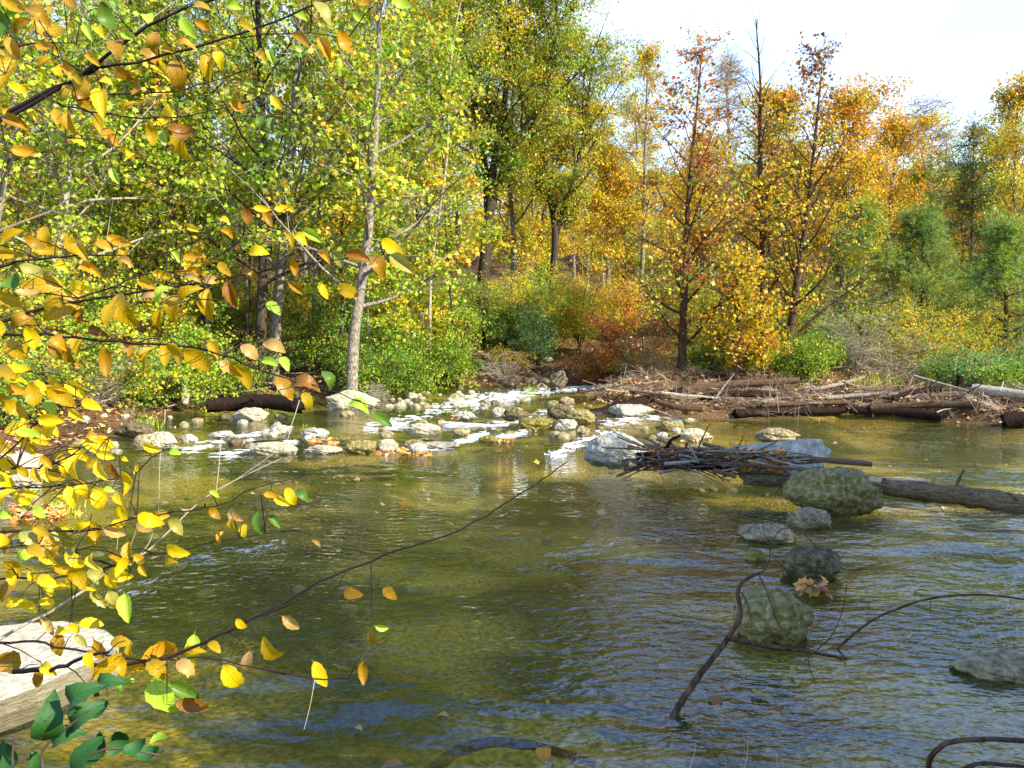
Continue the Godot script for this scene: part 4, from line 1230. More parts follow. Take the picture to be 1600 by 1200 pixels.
func build_driftwood() -> void:
	var W := func(a: Array, up := 0.0): return on_water(a[0], a[1]) + Vector3(0, up, 0)
	# long log and the jam between the boulders
	fallen_log("fallen_log", [W.call([1380, 772], 0.1), W.call([1440, 777], 0.08), W.call([1500, 784], 0.08), W.call([1560, 791], 0.06), W.call([1680, 806], 0.04)], 0.11, 0.14, "log", "long waterlogged brown trunk lying against the big green grey boulder", 5, 3)
	var D := func(pts: Array, d0: float, d1: float): return px_line(pts, d0, d1)
	bent_branch("driftwood_branch", [[D.call([[1005, 700], [1060, 703], [1110, 706], [1170, 710], [1230, 714], [1290, 719], [1362, 725]], 11.6, 9.9), 0.045, 0.035], [D.call([[1060, 703], [1048, 690], [1062, 681]], 11.4, 11.2), 0.02, 0.012]], "stick", "long dark driftwood pole lying across the angular pale boulder")
	bent_branch("driftwood_branch", [[D.call([[1110, 722], [1180, 727], [1240, 732], [1300, 742], [1360, 755], [1408, 765]], 10.6, 9.0), 0.018, 0.025], [D.call([[1240, 732], [1280, 748], [1330, 750]], 9.9, 9.6), 0.01, 0.005]], "stick", "slim driftwood pole slanting over the big green grey boulder")
	bent_branch("driftwood_branch", [[D.call([[1000, 712], [1040, 700], [1048, 688], [1062, 681]], 11.5, 11.2), 0.035, 0.02]], "rotten", "short dark driftwood crook rising from the jam")
	bent_branch("driftwood_branch", [[D.call([[940, 699], [980, 701], [1020, 703], [1070, 703]], 11.7, 11.5), 0.014, 0.018]], "stick", "thin straight stick laid over the big rounded pale boulder")
	bent_branch("driftwood_branch", [[D.call([[980, 737], [992, 728], [1005, 715]], 11.2, 11.3), 0.012, 0.02]], "twig_pale", "white peeled stick poking from the jam into the pool")
	bent_branch("driftwood_branch", [[D.call([[1029, 705], [1030, 716], [1031, 729]], 11.0, 11.0), 0.014, 0.01]], "twig_pale", "pale hanging stub below the driftwood jam")
	bent_branch("driftwood_branch", [[D.call([[1115, 735], [1135, 740], [1150, 745]], 10.4, 10.3), 0.035, 0.03]], "stick", "short tan log end at the foot of the angular pale boulder")
	fallen_log("jam_shade_log", [at_depth(1000, 716, 11.4), at_depth(1060, 718, 11.2), at_depth(1130, 724, 10.8)], 0.1, 0.07, "rotten", "dark log added for the shade at the core of the driftwood jam", 31, 2)  # dark log added to stand for the shade inside the jam
	fallen_log("jam_shade_log", [at_depth(1040, 728, 10.9), at_depth(1090, 727, 10.8), at_depth(1140, 733, 10.6)], 0.06, 0.05, "rotten", "short black log added for the shade under the driftwood jam", 32, 1)  # black log put where the underside of the jam lies in shade
	var sticks := stick_meshes()
	var r := rnd(81)
	for i in 84:
		var px := r.randf_range(1000, 1235)
		var mid := lerpf(712, 722, (px - 1000) / 235.0)
		var p := at_depth(px, mid + r.randf_range(-14.0, 14.0), lerpf(11.4, 10.2, (px - 1000) / 235.0) + r.randfn() * 0.25)
		p.y = maxf(p.y, 0.02)
		var L := r.randf_range(0.35, 1.3)
		var o := solo("jam_stick", sticks[r.randi() % 8], M[["stick", "bark_brown", "stick", "bark_pale"][r.randi() % 4]], p, "thin stick tangled in the driftwood jam between the boulders", "stick", "sticks in the driftwood jam")
		o.basis = Basis.from_euler(Vector3(0, r.randfn() * 0.5 + (PI if r.randf() < 0.5 else 0.0), r.randfn() * 0.2)).scaled(Vector3.ONE * L)
		o.position -= o.basis.x * 0.5
	# drift bank: logs
	var I := func(px: float, py: float, up: float):
		var p := at_level(px, py, 0.0)
		for k in 12:
			p = at_level(px, py, maxf(ground_height(p.x, p.z), water_level(p.x, p.z)) + up)
		return p
	fallen_log("fallen_log", [at_depth(1012, 632, 21.6), at_depth(1075, 610, 22.2), at_depth(1140, 601, 22.6), at_depth(1200, 597, 22.9), at_depth(1248, 594, 23.2)], 0.15, 0.09, "old_log", "big weathered trunk crowning the drift bank behind the wedge boulder", 11, 4)
	fallen_log("fallen_log", [at_depth(925, 648, 20.6), at_depth(970, 637, 20.9), at_depth(1015, 628, 21.4), at_depth(1070, 618, 22.0)], 0.14, 0.22, "rotten", "dark rotten trunk slanting down into the rapids from the drift bank", 12, 3)
	fallen_log("fallen_log", [at_depth(1028, 628, 20.2), at_depth(1060, 636, 20.0), at_depth(1095, 638, 20.0)], 0.07, 0.1, "old_log", "short smooth tan log at the water's edge of the drift bank", 13, 0)
	fallen_log("fallen_log", [at_depth(1120, 637, 20.7), at_depth(1220, 632, 20.9), at_depth(1330, 628, 21.3)], 0.06, 0.07, "old_log", "thin leaf covered log along the drift bank edge", 14, 2)
	fallen_log("fallen_log", [at_depth(1360, 637, 20.8), at_depth(1440, 633, 20.4), at_depth(1530, 632, 19.8)], 0.1, 0.08, "old_log", "half buried olive brown log in the cut face of the drift bank", 15, 2)
	fallen_log("fallen_log", [at_depth(1522, 607, 20.6), at_depth(1580, 615, 20.0), at_depth(1660, 622, 19.3)], 0.13, 0.11, "bark_pale", "pale log below the glossy green bushes", 16, 2)
	fallen_log("fallen_log", [at_depth(1255, 612, 23.0), at_depth(1300, 603, 23.4), at_depth(1350, 590, 24.0)], 0.08, 0.05, "bark_grey", "grey pole propped up against the pale brush", 17, 1)
	fallen_log("fallen_log", [at_depth(1395, 622, 21.0), at_depth(1430, 612, 21.3), at_depth(1470, 606, 21.8)], 0.07, 0.09, "rotten", "dark root arching over the tangle on the drift bank", 18, 2)
	fallen_log("fallen_log", [at_depth(1570, 658, 18.9), at_depth(1620, 655, 18.7), at_depth(1700, 655, 18.2)], 0.2, 0.18, "rotten", "black soaked log end at the outer waterline", 19, 0)
	fallen_log("fallen_log", [at_depth(1150, 646, 20.4), at_depth(1240, 642, 20.8), at_depth(1320, 641, 21.2)], 0.12, 0.09, "rotten", "black log added as undercut shade at the waterline under the leaf covered log", 23, 2)  # dark log standing in for the shaded undercut of the bank
	fallen_log("fallen_log", [at_depth(1330, 641, 21.0), at_depth(1400, 643, 20.6), at_depth(1470, 650, 20.0)], 0.1, 0.13, "rotten", "dark log added as undercut shade at the waterline below the half buried one", 24, 2)  # carries the dark undercut shade further along the bank
	fallen_log("fallen_log", [at_depth(1290, 622, 21.4), at_depth(1370, 616, 21.6), at_depth(1420, 618, 21.4)], 0.07, 0.05, "bark_grey", "weathered grey pole across the top of the flood tangle", 25, 2)
	fallen_log("fallen_log", [at_depth(1085, 622, 21.2), at_depth(1150, 616, 21.6), at_depth(1210, 618, 21.8)], 0.08, 0.1, "rotten", "dark mossless log nested below the big weathered trunk", 26, 2)
	fallen_log("tree_stump", [at_depth(1498, 606, 21.6), at_depth(1499, 596, 21.6), at_depth(1500, 588, 21.6)], 0.1, 0.07, "rotten", "small dark upright stump in front of the glossy green bushes", 20, 0)
	fallen_log("fallen_log", [at_depth(325, 634, 19.6), at_depth(370, 630, 19.8), at_depth(420, 628, 19.8), at_depth(466, 634, 19.4)], 0.16, 0.2, "rotten", "thick dark log standing for undercut shade under the twin sycamores", 21, 3)  # dark log drawn in place of the shaded bank undercut
	fallen_log("fallen_log", [at_depth(288, 630, 20.0), at_depth(290, 615, 20.3), at_depth(284, 592, 20.6)], 0.11, 0.06, "bark_pale", "pale broken snag standing on the leaf bank", 22, 1)
	# drift bank: sticks and roots, counted one by one
	for i in 290:
		var px := 930.0 + 680.0 * r.randf()
		var p: Vector3 = I.call(px, r.randf_range(604, 655), 0.0)
		if shore_distance(p.x, p.z) > 0.3 or p.z < -27.0 or p.z > -17.5: continue
		p.y = ground_height(p.x, p.z) + r.randf_range(0.02, 0.18)
		var L := 0.4 + 2.0 * pow(r.randf(), 2.0)
		var o := solo("drift_stick", sticks[r.randi() % 8], M[["stick", "bark_pale", "stick", "bark_grey", "bark_brown"][r.randi() % 5]], p, "bleached stick lying in the flood tangle of the drift bank", "stick", "sticks on the drift bank")
		o.basis = Basis.from_euler(Vector3(0, r.randfn() * 0.8, r.randfn() * 0.22)).scaled(Vector3.ONE * L)
		o.position -= o.basis.x * 0.5
	for i in 46:
		var p: Vector3 = I.call(r.randf_range(60, 470), r.randf_range(585, 655), 0.0)
		p.y = ground_height(p.x, p.z) + r.randf_range(0.05, 0.3)
		if shore_distance(p.x, p.z) > 0.2: continue
		var L := r.randf_range(0.6, 2.0)
		var o := solo("bank_stick", sticks[r.randi() % 8], M[["bark_pale", "bark_pale", "stick"][r.randi() % 3]], p, "pale dead stick among the brambles of the leafy bank", "stick", "sticks on the leafy bank")
		o.basis = Basis.from_euler(Vector3(0, r.randf() * TAU, r.randfn() * 0.35)).scaled(Vector3(L, L * 0.9, L * 0.9))
		o.position -= o.basis.x * 0.5
	# fine straw and rootlets of the drift bank
	var straw := MB.new()
	for k in 14:
		var a := Vector3(r.randfn() * 0.18, r.randf() * 0.06, r.randfn() * 0.14)
		var dir := Vector3(r.randfn(), r.randfn() * 0.35, r.randfn()).normalized() * r.randf_range(0.15, 0.35)
		straw.tube([a - dir, a + Vector3(0, r.randf_range(0.0, 0.06), 0), a + dir], [0.004, 0.005, 0.003], 3)
	var sm := straw.mesh()
	var smat := leaf_mat(0.0, 0.9)
	smat.backlight_enabled = false
	sm.surface_set_material(0, smat)
	var xf := []
	var cols := []
	for i in 800:
		var p: Vector3 = I.call(r.randf_range(925, 1680), r.randf_range(598, 662), 0.0)
		if shore_distance(p.x, p.z) > 0.12 or p.z < -26.0: continue
		p.y = ground_height(p.x, p.z) + 0.03
		xf.append(Transform3D(Basis.from_euler(Vector3(r.randfn() * 0.3, r.randf() * TAU, r.randfn() * 0.3)).scaled(Vector3.ONE * r.randf_range(0.7, 1.5)), p))
		var t := r.randf_range(0.6, 1.3)
		cols.append(Color(0.17, 0.11, 0.06) * t if r.randf() < 0.75 else Color(0.38, 0.29, 0.18) * t)
	tag(multi("flood_straw", sm, xf, cols, self), "matted straw and rootlets covering the drift bank", "straw", "", "stuff")
	# branches standing in the near water
	bent_branch("dead_branch", [
		[D.call([[1044, 1136], [1060, 1105], [1085, 1066], [1112, 1030], [1138, 996], [1157, 962], [1153, 925], [1164, 906], [1187, 895]], 4.05, 4.45), 0.021, 0.009],
		[D.call([[1140, 997], [1172, 1004], [1210, 1011], [1262, 1018], [1323, 1029]], 4.2, 4.1), 0.015, 0.008],
		[D.call([[1187, 897], [1198, 885], [1203, 862], [1196, 838], [1190, 815]], 4.45, 4.6), 0.005, 0.002],
		[D.call([[1203, 862], [1215, 832], [1240, 825], [1262, 840], [1277, 857]], 4.5, 4.6), 0.004, 0.0025],
		[D.call([[1187, 900], [1198, 925], [1208, 955], [1222, 985], [1240, 1005]], 4.42, 4.3), 0.004, 0.0015],
		[D.call([[1158, 925], [1168, 942], [1173, 965], [1174, 982]], 4.35, 4.3), 0.004, 0.002],
		[D.call([[1205, 865], [1220, 885], [1226, 905], [1227, 922]], 4.5, 4.45), 0.003, 0.0015],
		[D.call([[1212, 868], [1235, 883], [1262, 898], [1285, 922]], 4.5, 4.5), 0.003, 0.001],
		[D.call([[1262, 1020], [1265, 1045], [1275, 1065]], 4.1, 4.05), 0.003, 0.0015]], "bark_brown", "dead forked branch standing in the near water before the mossy boulder")
	bent_branch("dead_branch", [[D.call([[1304, 1018], [1330, 994], [1365, 968], [1410, 948], [1450, 936], [1500, 930], [1550, 930], [1610, 938]], 5.0, 4.3), 0.008, 0.006], [D.call([[1455, 936], [1453, 950], [1454, 960]], 4.7, 4.7), 0.003, 0.001]], "bark_brown", "thin bare branch arching low over the shaded water")
	bent_branch("dead_branch", [[D.call([[1446, 1205], [1458, 1178], [1480, 1161], [1510, 1156], [1560, 1155], [1610, 1158]], 3.6, 3.4), 0.013, 0.011]], "bark_brown", "bent brown branch hooking out of the shaded water")
	bent_branch("dead_branch", [[D.call([[1496, 1208], [1525, 1194], [1570, 1195], [1620, 1200]], 3.5, 3.4), 0.01, 0.008]], "bark_dark", "dark branch below the hooked one")
	bent_branch("dead_branch", [[D.call([[1276, 1016], [1300, 992], [1316, 955], [1323, 915]], 4.9, 4.9), 0.0035, 0.0015]], "twig_dark", "thin whip curving up beside the mossy boulder")
	var under := func(px: float, py: float, deep: float): return on_water(px, py) - Vector3(0, deep, 0)
	bent_branch("dead_branch", [[[under.call(560, 1215, 0.3), under.call(680, 1140, 0.2), under.call(745, 1118, 0.16), under.call(830, 1122, 0.15), under.call(930, 1135, 0.2)], 0.04, 0.02]], "rotten", "dark curved branch sunken just under the near water")
	for q in [[[1078, 1200], [1085, 1178], [1087, 1160]], [[1162, 1205], [1168, 1175], [1168, 1145]], [[1215, 1205], [1214, 1190], [1213, 1182]]]:
		bent_branch("dry_stalk", [[D.call(q, 3.3, 3.3), 0.003, 0.001]], "twig_pale", "pale dry stalk rising from the near water's edge", "stalk").set_meta("group", "dry stalks at the water's edge")

func flat_leaf(kind: int) -> ArrayMesh:
	var b := MB.new()
	if kind == 0: leaf_lobed(b, Vector3(0, 0, -0.5), Vector3(0, 0, 1), Vector3.UP, 1.0, Color.WHITE, 0.25)
	elif kind == 1: leaf_oval(b, Vector3(0, 0, -0.5), Vector3(0, 0, 1), Vector3.UP, 1.0, Color.WHITE, 0.25, 0.3)
	else: leaf_lobed(b, Vector3(0, 0, -0.5), Vector3(0, 0, 1), Vector3.UP, 1.0, Color.WHITE, -0.5)
	var m := b.mesh()
	m.surface_set_material(0, M.litter)
	return m

func build_litter() -> void:
	var r := rnd(91)
	var shapes := [flat_leaf(0), flat_leaf(1), flat_leaf(2)]
	var xf := [[], [], []]
	var cols := [[], [], []]
	var tones := [Color(0.32, 0.17, 0.07), Color(0.42, 0.27, 0.13), Color(0.24, 0.11, 0.05), Color(0.5, 0.22, 0.05), Color(0.5, 0.36, 0.2), Color(0.55, 0.35, 0.06)]
	for i in 34000:
		var d := r.randf_range(9.0, 46.0)
		var x := r.randf_range(-0.78, 0.78) * d
		if i > 26000:
			d = r.randf_range(18.0, 27.0)
			x = r.randf_range(2.0, 17.0)
		var z := -d
		var sd := shore_distance(x, z)
		if sd > 0.0 and r.randf() > 0.03: continue
		var y := ground_height(x, z, sd)
		if sd > 0.0: y = maxf(y, water_level(x, z) + 0.006) if sd < 0.25 else y
		var v := r.randi() % 3
		xf[v].append(Transform3D(Basis.from_euler(Vector3(r.randfn() * 0.35, r.randf() * TAU, r.randfn() * 0.35)).scaled(Vector3.ONE * r.randf_range(0.08, 0.17)), Vector3(x, y + 0.02, z)))
		cols[v].append(tones[r.randi() % 6] * r.randf_range(0.7, 1.25))
	# leaves drifted against stones and along the waterlines
	for f in [[1130, 1430, 647, 652, 420, 3], [1010, 1225, 702, 736, 700, 5], [1225, 1300, 762, 790, 260, 4], [585, 640, 702, 712, 90, 3], [640, 672, 706, 712, 50, 3], [772, 800, 686, 692, 40, 3], [560, 660, 608, 616, 160, 4], [1060, 1115, 676, 692, 40, 3], [480, 535, 690, 700, 80, 0], [705, 722, 648, 657, 50, 0], [1250, 1272, 806, 826, 60, 0], [1248, 1290, 918, 936, 40, 4], [20, 100, 798, 816, 160, 0]]:
		for i in f[4]:
			var lx := r.randf_range(f[0], f[1])
			var ly := r.randf_range(f[2], f[3])
			var p := on_water(lx, ly) if f[5] != 5 else at_depth(lx, ly, lerpf(11.4, 10.2, (lx - 1005.0) / 230.0) + r.randf_range(-0.15, 0.35))
			var v := r.randi() % 3
			p.y += 0.012 if f[5] == 3 else r.randf_range(0.01, 0.09) if f[5] < 5 else 0.0
			xf[v].append(Transform3D(Basis.from_euler(Vector3(r.randfn() * 0.4, r.randf() * TAU, r.randfn() * 0.4)).scaled(Vector3.ONE * r.randf_range(0.06, 0.13)), p))
			cols[v].append((Color(0.6, 0.25, 0.05) if r.randf() < 0.5 else tones[r.randi() % 6]) * r.randf_range(0.8, 1.2))
	var o := Node3D.new()
	o.name = "fallen_leaves"
	add_child(o)
	tag(o, "brown and orange fallen leaves littering banks and stones", "leaf litter", "", "stuff")
	for v in 3: multi("litter", shapes[v], xf[v], cols[v], o)
	# leaves afloat on the near pool and hung up on the dead branch
	for f in [[740, 973, "Y", 0.05, "small yellow leaf afloat in mid pool"], [683, 1118, "T", 0.07, "tan leaf stuck above the sunken branch"], [808, 1116, "O", 0.04, "orange red leaf caught on the sunken branch"], [857, 1100, "G", 0.05, "golden leaf afloat past the sunken branch"], [553, 1137, "T", 0.06, "pale leaf under the near water by the sunken branch"], [850, 1188, "O", 0.13, "orange brown leaf afloat at the near edge"], [630, 1192, "R", 0.11, "rust coloured leaf over the sunken branch end"], [1115, 1085, "R", 0.16, "curled brown leaf hung at the foot of the forked branch"], [1211, 1102, "R", 0.11, "dark curled leaf beside the pinkish leaf patch"], [1268, 1076, "A", 0.09, "brown leaf dangling below the side limb of the forked branch"], [1172, 1085, "T", 0.12, "pinkish tan leaf afloat by the forked branch"], [1240, 1062, "T", 0.1, "pinkish tan leaf beside the dangling brown leaf"], [1305, 935, "A", 0.13, "brown leaf lodged behind the mossy boulder"], [1425, 925, "A", 0.14, "brown leaf drifting past the arching branch"], [268, 1150, "L", 0.14, "lime leaf lying in the shallows by the green sapling"]]:
		var p := on_water(f[0], f[1]) + Vector3(0, 0.012, 0)
		var m := part(numbered("floating_leaf"), M.blades[r.randi() % 4], M["blade_" + f[2]], self)
		m.transform = Transform3D(Basis.from_euler(Vector3(r.randfn() * 0.15, r.randf() * TAU, r.randfn() * 0.15)).scaled(Vector3.ONE * f[3]), p)
		tag(m, f[4], "leaf")

func build_near_branches() -> void:
	# twigs hanging in from the near bank, an arm's length and a half from the lens
	leafy_branch("leafy_branch", "high bough of yellow and brown toothed leaves against the green sycamores", [
		[[[-40, 205], [0, 185], [60, 150], [130, 115], [170, 85], [230, 40], [285, 15], [360, -8]], 0.0052, 0.0022],
		[[[-40, 210], [0, 188], [70, 152], [130, 118], [165, 103], [215, 98], [270, 82], [350, 60], [430, 35], [500, 5], [560, -10]], 0.004, 0.0014],
		[[[-30, 80], [60, 67], [120, 68]], 0.002, 0.001],
		[[[120, 160], [165, 148], [270, 143], [320, 130], [400, 105]], 0.0018, 0.0008],
		[[[100, 165], [165, 178], [240, 184], [300, 180], [400, 155]], 0.0018, 0.0008],
		[[[130, 115], [110, 160], [100, 215]], 0.0015, 0.0007],
		[[[350, 60], [450, 52], [540, 60]], 0.0015, 0.0007]], [[27, 12, 30, 45, "G"], [10, 40, 60, 50, "D"], [8, 117, 100, 65, "G"], [33, 42, 150, 35, "A"], [85, 55, 20, 55, "G"], [112, 8, 40, 40, "A"], [137, 50, 60, 26, "L"], [153, 44, 55, 26, "Y"], [167, 32, 80, 40, "D"], [90, 80, 70, 22, "Y"], [145, 93, 40, 28, "G"], [88, 107, 60, 25, "Y"], [112, 113, 50, 30, "O"], [203, 57, 20, 28, "L"], [180, 70, 60, 40, "A"], [240, 67, 100, 33, "A"], [288, 68, 0, 33, "O"], [293, 43, 50, 36, "L"], [127, 147, 100, 50, "G"], [158, 160, 80, 48, "Y"], [190, 115, 30, 30, "A"], [163, 125, 20, 22, "Y"], [252, 108, 45, 40, "Y"], [277, 117, 80, 45, "A"], [325, 105, 90, 42, "G"], [342, 90, 80, 28, "Y"], [470, 63, 30, 34, "A"], [507, 75, 60, 36, "O"], [405, 83, 40, 25, "G"], [423, 87, 70, 26, "L"], [468, 22, 30, 22, "L"], [505, 17, 50, 40, "V"], [362, 7, 20, 25, "L"], [305, 8, 0, 40, "G"], [53, 178, 60, 25, "Y"], [112, 192, 70, 35, "G"], [153, 193, 90, 33, "G"], [200, 168, -40, 28, "G"], [117, 217, 10, 28, "Y"], [172, 213, 50, 32, "O"], [87, 217, 30, 20, "L"], [238, 212, 80, 32, "G"], [280, 225, 80, 48, "G"], [253, 213, 60, 30, "L"], [290, 208, 5, 40, "R"], [202, 243, 35, 22, "Y"], [43, 238, 10, 40, "O"], [433, 163, 60, 28, "Y"], [373, 168, 20, 25, "O"], [427, 195, 90, 27, "D"], [408, 193, 80, 25, "D"], [180, 275, 70, 25, "L"], [540, 70, 70, 36, "O"], [625, 5, 20, 34, "L"], [575, 8, 10, 30, "O"], [560, 30, 20, 26, "L"], [60, 20, 40, 38, "A"], [20, 75, 70, 34, "O"], [70, 100, 150, 30, "G"], [30, 140, 30, 26, "Y"], [105, 140, 120, 30, "G"], [215, 140, 100, 26, "A"], [262, 78, 30, 26, "G"], [320, 40, 30, 24, "O"], [385, 45, 20, 26, "G"], [230, 25, 60, 28, "L"]], 1.55, "twig_dark", 21)
	leafy_branch("leafy_branch", "middle bough of large golden veined leaves over the bank trees", [
		[[[-40, 520], [0, 505], [65, 482], [121, 471], [217, 457], [314, 442], [400, 425], [480, 413], [600, 398]], 0.0042, 0.001],
		[[[-40, 430], [0, 418], [43, 407], [104, 401], [152, 399], [238, 398], [300, 380]], 0.003, 0.001],
		[[[121, 465], [184, 446], [227, 427], [340, 420], [470, 408]], 0.0022, 0.0008],
		[[[184, 446], [260, 458], [340, 470], [400, 468]], 0.0018, 0.0007],
		[[[340, 400], [380, 372], [420, 345], [455, 322]], 0.0014, 0.0006]], [[410, 327, 0, 25, "Y"], [445, 327, -10, 28, "Y"], [388, 342, 80, 28, "R"], [418, 342, 70, 28, "A"], [452, 375, 60, 25, "G"], [468, 370, 30, 26, "Y"], [488, 368, 30, 32, "L"], [355, 365, 40, 22, "O"], [350, 342, 20, 20, "Y"], [302, 358, 20, 22, "Y"], [403, 392, 0, 30, "Y"], [70, 370, 80, 33, "G"], [20, 368, -30, 35, "G"], [55, 382, 40, 30, "A"], [117, 387, 60, 40, "G"], [187, 377, 20, 35, "O"], [65, 444, 170, 55, "G"], [58, 428, 20, 40, "V"], [26, 440, 160, 40, "D"], [121, 453, 0, 45, "Y"], [93, 478, 140, 65, "G"], [123, 490, 60, 42, "A"], [190, 485, 60, 58, "G"], [169, 490, 90, 40, "G"], [269, 476, 95, 45, "G"], [295, 459, -30, 40, "G"], [325, 476, 90, 48, "G"], [238, 457, 0, 35, "T"], [301, 435, 20, 25, "T"], [329, 437, 0, 25, "T"], [126, 390, 60, 40, "G"], [191, 379, 0, 30, "O"], [162, 383, 30, 28, "O"], [195, 409, 20, 26, "T"], [277, 401, 60, 28, "L"], [303, 401, -20, 30, "O"], [76, 394, 0, 35, "G"], [43, 396, 30, 35, "G"], [230, 444, 20, 33, "G"], [362, 460, 70, 42, "R"], [505, 458, 60, 30, "Y"], [463, 450, 40, 28, "A"], [462, 420, 80, 25, "O"], [427, 480, 40, 30, "L"], [590, 412, 60, 42, "A"], [628, 412, 35, 44, "V"], [560, 402, 20, 36, "R"], [612, 388, 30, 38, "Y"], [530, 405, 60, 30, "V"], [545, 455, 30, 34, "G"], [505, 400, 40, 28, "O"], [10, 395, 10, 40, "G"], [15, 470, 20, 40, "G"], [45, 460, 0, 34, "T"], [30, 500, 150, 36, "A"], [255, 430, 20, 30, "G"], [350, 420, 40, 28, "G"], [390, 430, 30, 28, "A"], [140, 420, 40, 34, "O"], [250, 500, 100, 34, "G"]], 1.55, "twig_dark", 22)
	leafy_branch("leafy_branch", "dark drooping twig of hanging amber leaves ending in a curled rust leaf", [
		[[[-40, 520], [0, 522], [74, 524], [141, 530], [206, 536], [283, 540], [333, 550], [377, 567], [420, 582], [467, 597], [530, 615], [590, 640]], 0.0034, 0.0008]], [[150, 520, 5, 35, "R"], [93, 544, 60, 50, "A"], [48, 541, 90, 45, "G"], [165, 565, 90, 45, "A"], [230, 557, 110, 35, "G"], [258, 557, 80, 38, "G"], [280, 552, 60, 38, "G"], [314, 563, 30, 50, "G"], [358, 577, 40, 35, "T"], [385, 588, 70, 40, "G"], [392, 550, 40, 32, "T"], [430, 540, 20, 34, "T"], [422, 567, 10, 28, "L"], [445, 605, 60, 44, "A"], [477, 597, 10, 45, "R"], [515, 593, 70, 30, "D"], [445, 567, 60, 28, "L"], [595, 655, 50, 38, "D"], [562, 632, 30, 34, "L"], [20, 545, 40, 40, "G"], [118, 535, 80, 36, "G"], [200, 545, 70, 32, "A"], [335, 548, 60, 34, "G"], [480, 625, 70, 26, "G"], [8, 580, 20, 40, "G"]], 1.5, "twig_dark", 23)
	leafy_branch("leafy_branch", "dense spray of bright sunlit yellow leaves above the cream slab", [
		[[[-40, 770], [0, 765], [60, 762], [130, 756], [210, 742]], 0.0025, 0.0008],
		[[[-40, 560], [0, 568], [60, 585], [140, 612]], 0.002, 0.0008],
		[[[-40, 745], [30, 690], [60, 660], [100, 640]], 0.0022, 0.0008],
		[[[-40, 730], [60, 732], [130, 700], [170, 685]], 0.0022, 0.0008],
		[[[-40, 835], [54, 829], [141, 829], [188, 816], [271, 800], [340, 789], [400, 762], [480, 745]], 0.0026, 0.0008],
		[[[-40, 905], [60, 905], [110, 900], [160, 888], [217, 870], [282, 857], [340, 846], [440, 830]], 0.0022, 0.0007],
		[[[-20, 860], [60, 852], [120, 862]], 0.0018, 0.0007]], [[18, 594, 0, 40, "Y"], [57, 605, 20, 38, "Y"], [55, 623, 70, 40, "G"], [98, 620, 40, 45, "G"], [142, 632, 20, 32, "Y"], [80, 657, 0, 38, "Y"], [120, 648, 40, 28, "Y"], [18, 668, 20, 36, "Y"], [40, 672, 80, 35, "Y"], [65, 677, 40, 30, "Y"], [85, 673, 60, 25, "Y"], [45, 695, 60, 36, "Y"], [65, 693, 10, 28, "Y"], [143, 697, 40, 30, "Y"], [162, 691, 20, 32, "Y"], [123, 708, 45, 36, "Y"], [140, 679, 10, 22, "O"], [165, 712, 20, 26, "Y"], [95, 717, 20, 26, "Y"], [102, 737, 70, 20, "Y"], [160, 735, 60, 36, "Y"], [145, 725, 20, 30, "G"], [237, 700, 20, 26, "Y"], [194, 717, 30, 12, "Y"], [214, 734, 100, 16, "Y"], [72, 722, 60, 26, "G"], [57, 742, 70, 26, "G"], [73, 740, 70, 28, "Y"], [40, 739, 40, 22, "G"], [177, 737, 60, 30, "R"], [272, 706, 5, 22, "L"], [25, 640, 50, 36, "G"], [10, 625, 80, 34, "G"], [30, 610, 20, 34, "O"], [78, 632, 60, 32, "L"], [5, 700, 40, 34, "G"], [20, 735, 10, 36, "O"], [88, 745, 20, 26, "G"], [110, 777, 80, 34, "Y"], [128, 764, 60, 26, "Y"], [139, 777, 70, 28, "G"], [154, 784, 80, 32, "Y"], [170, 765, 20, 18, "L"], [183, 779, 40, 24, "Y"], [6, 804, 20, 24, "L"], [97, 823, 10, 30, "Y"], [130, 823, -30, 28, "Y"], [67, 833, 20, 30, "G"], [13, 835, 20, 34, "T"], [45, 840, 40, 36, "V"], [100, 835, 45, 40, "V"], [110, 853, 80, 34, "V"], [146, 844, 90, 26, "G"], [180, 831, 25, 34, "T"], [248, 807, 0, 26, "G"], [223, 823, 30, 28, "T"], [275, 821, 60, 32, "V"], [69, 846, 50, 30, "O"], [84, 855, 60, 30, "O"], [35, 870, -30, 36, "L"], [76, 872, 40, 36, "Y"], [121, 879, 30, 36, "Y"], [145, 877, 50, 30, "Y"], [150, 898, 50, 38, "V"], [173, 911, 60, 28, "Y"], [221, 876, 30, 24, "G"], [223, 892, 60, 20, "G"], [265, 879, 0, 28, "G"], [52, 902, 70, 24, "Y"], [76, 918, 70, 30, "Y"], [93, 915, 10, 24, "Y"], [115, 913, 30, 32, "Y"], [139, 913, 40, 30, "Y"], [9, 924, 120, 40, "A"], [20, 941, 0, 26, "Y"], [48, 946, 35, 28, "Y"], [80, 945, 10, 30, "Y"], [154, 935, 60, 34, "V"], [178, 941, 80, 34, "V"], [197, 950, 65, 44, "L"], [143, 974, 20, 34, "Y"], [121, 983, 20, 24, "Y"], [76, 978, 60, 34, "T"], [93, 985, 10, 24, "Y"], [25, 885, 60, 34, "G"], [55, 860, 30, 36, "G"], [100, 890, 20, 30, "G"], [15, 760, 30, 30, "Y"], [45, 770, 10, 32, "Y"], [8, 850, 60, 30, "G"], [60, 800, 30, 24, "L"], [334, 802, 60, 24, "A"], [365, 805, 40, 28, "T"], [362, 818, 80, 26, "G"], [380, 830, 80, 22, "Y"], [345, 840, 100, 22, "O"], [403, 818, 70, 36, "D"], [430, 815, 50, 26, "D"], [495, 845, 50, 18, "T"], [440, 782, 40, 28, "Y"], [455, 778, 70, 30, "Y"], [472, 773, 40, 26, "D"], [425, 775, 0, 24, "O"], [335, 772, 40, 18, "L"]], 1.5, "twig_dark", 24, 3, "YYYYYGL")
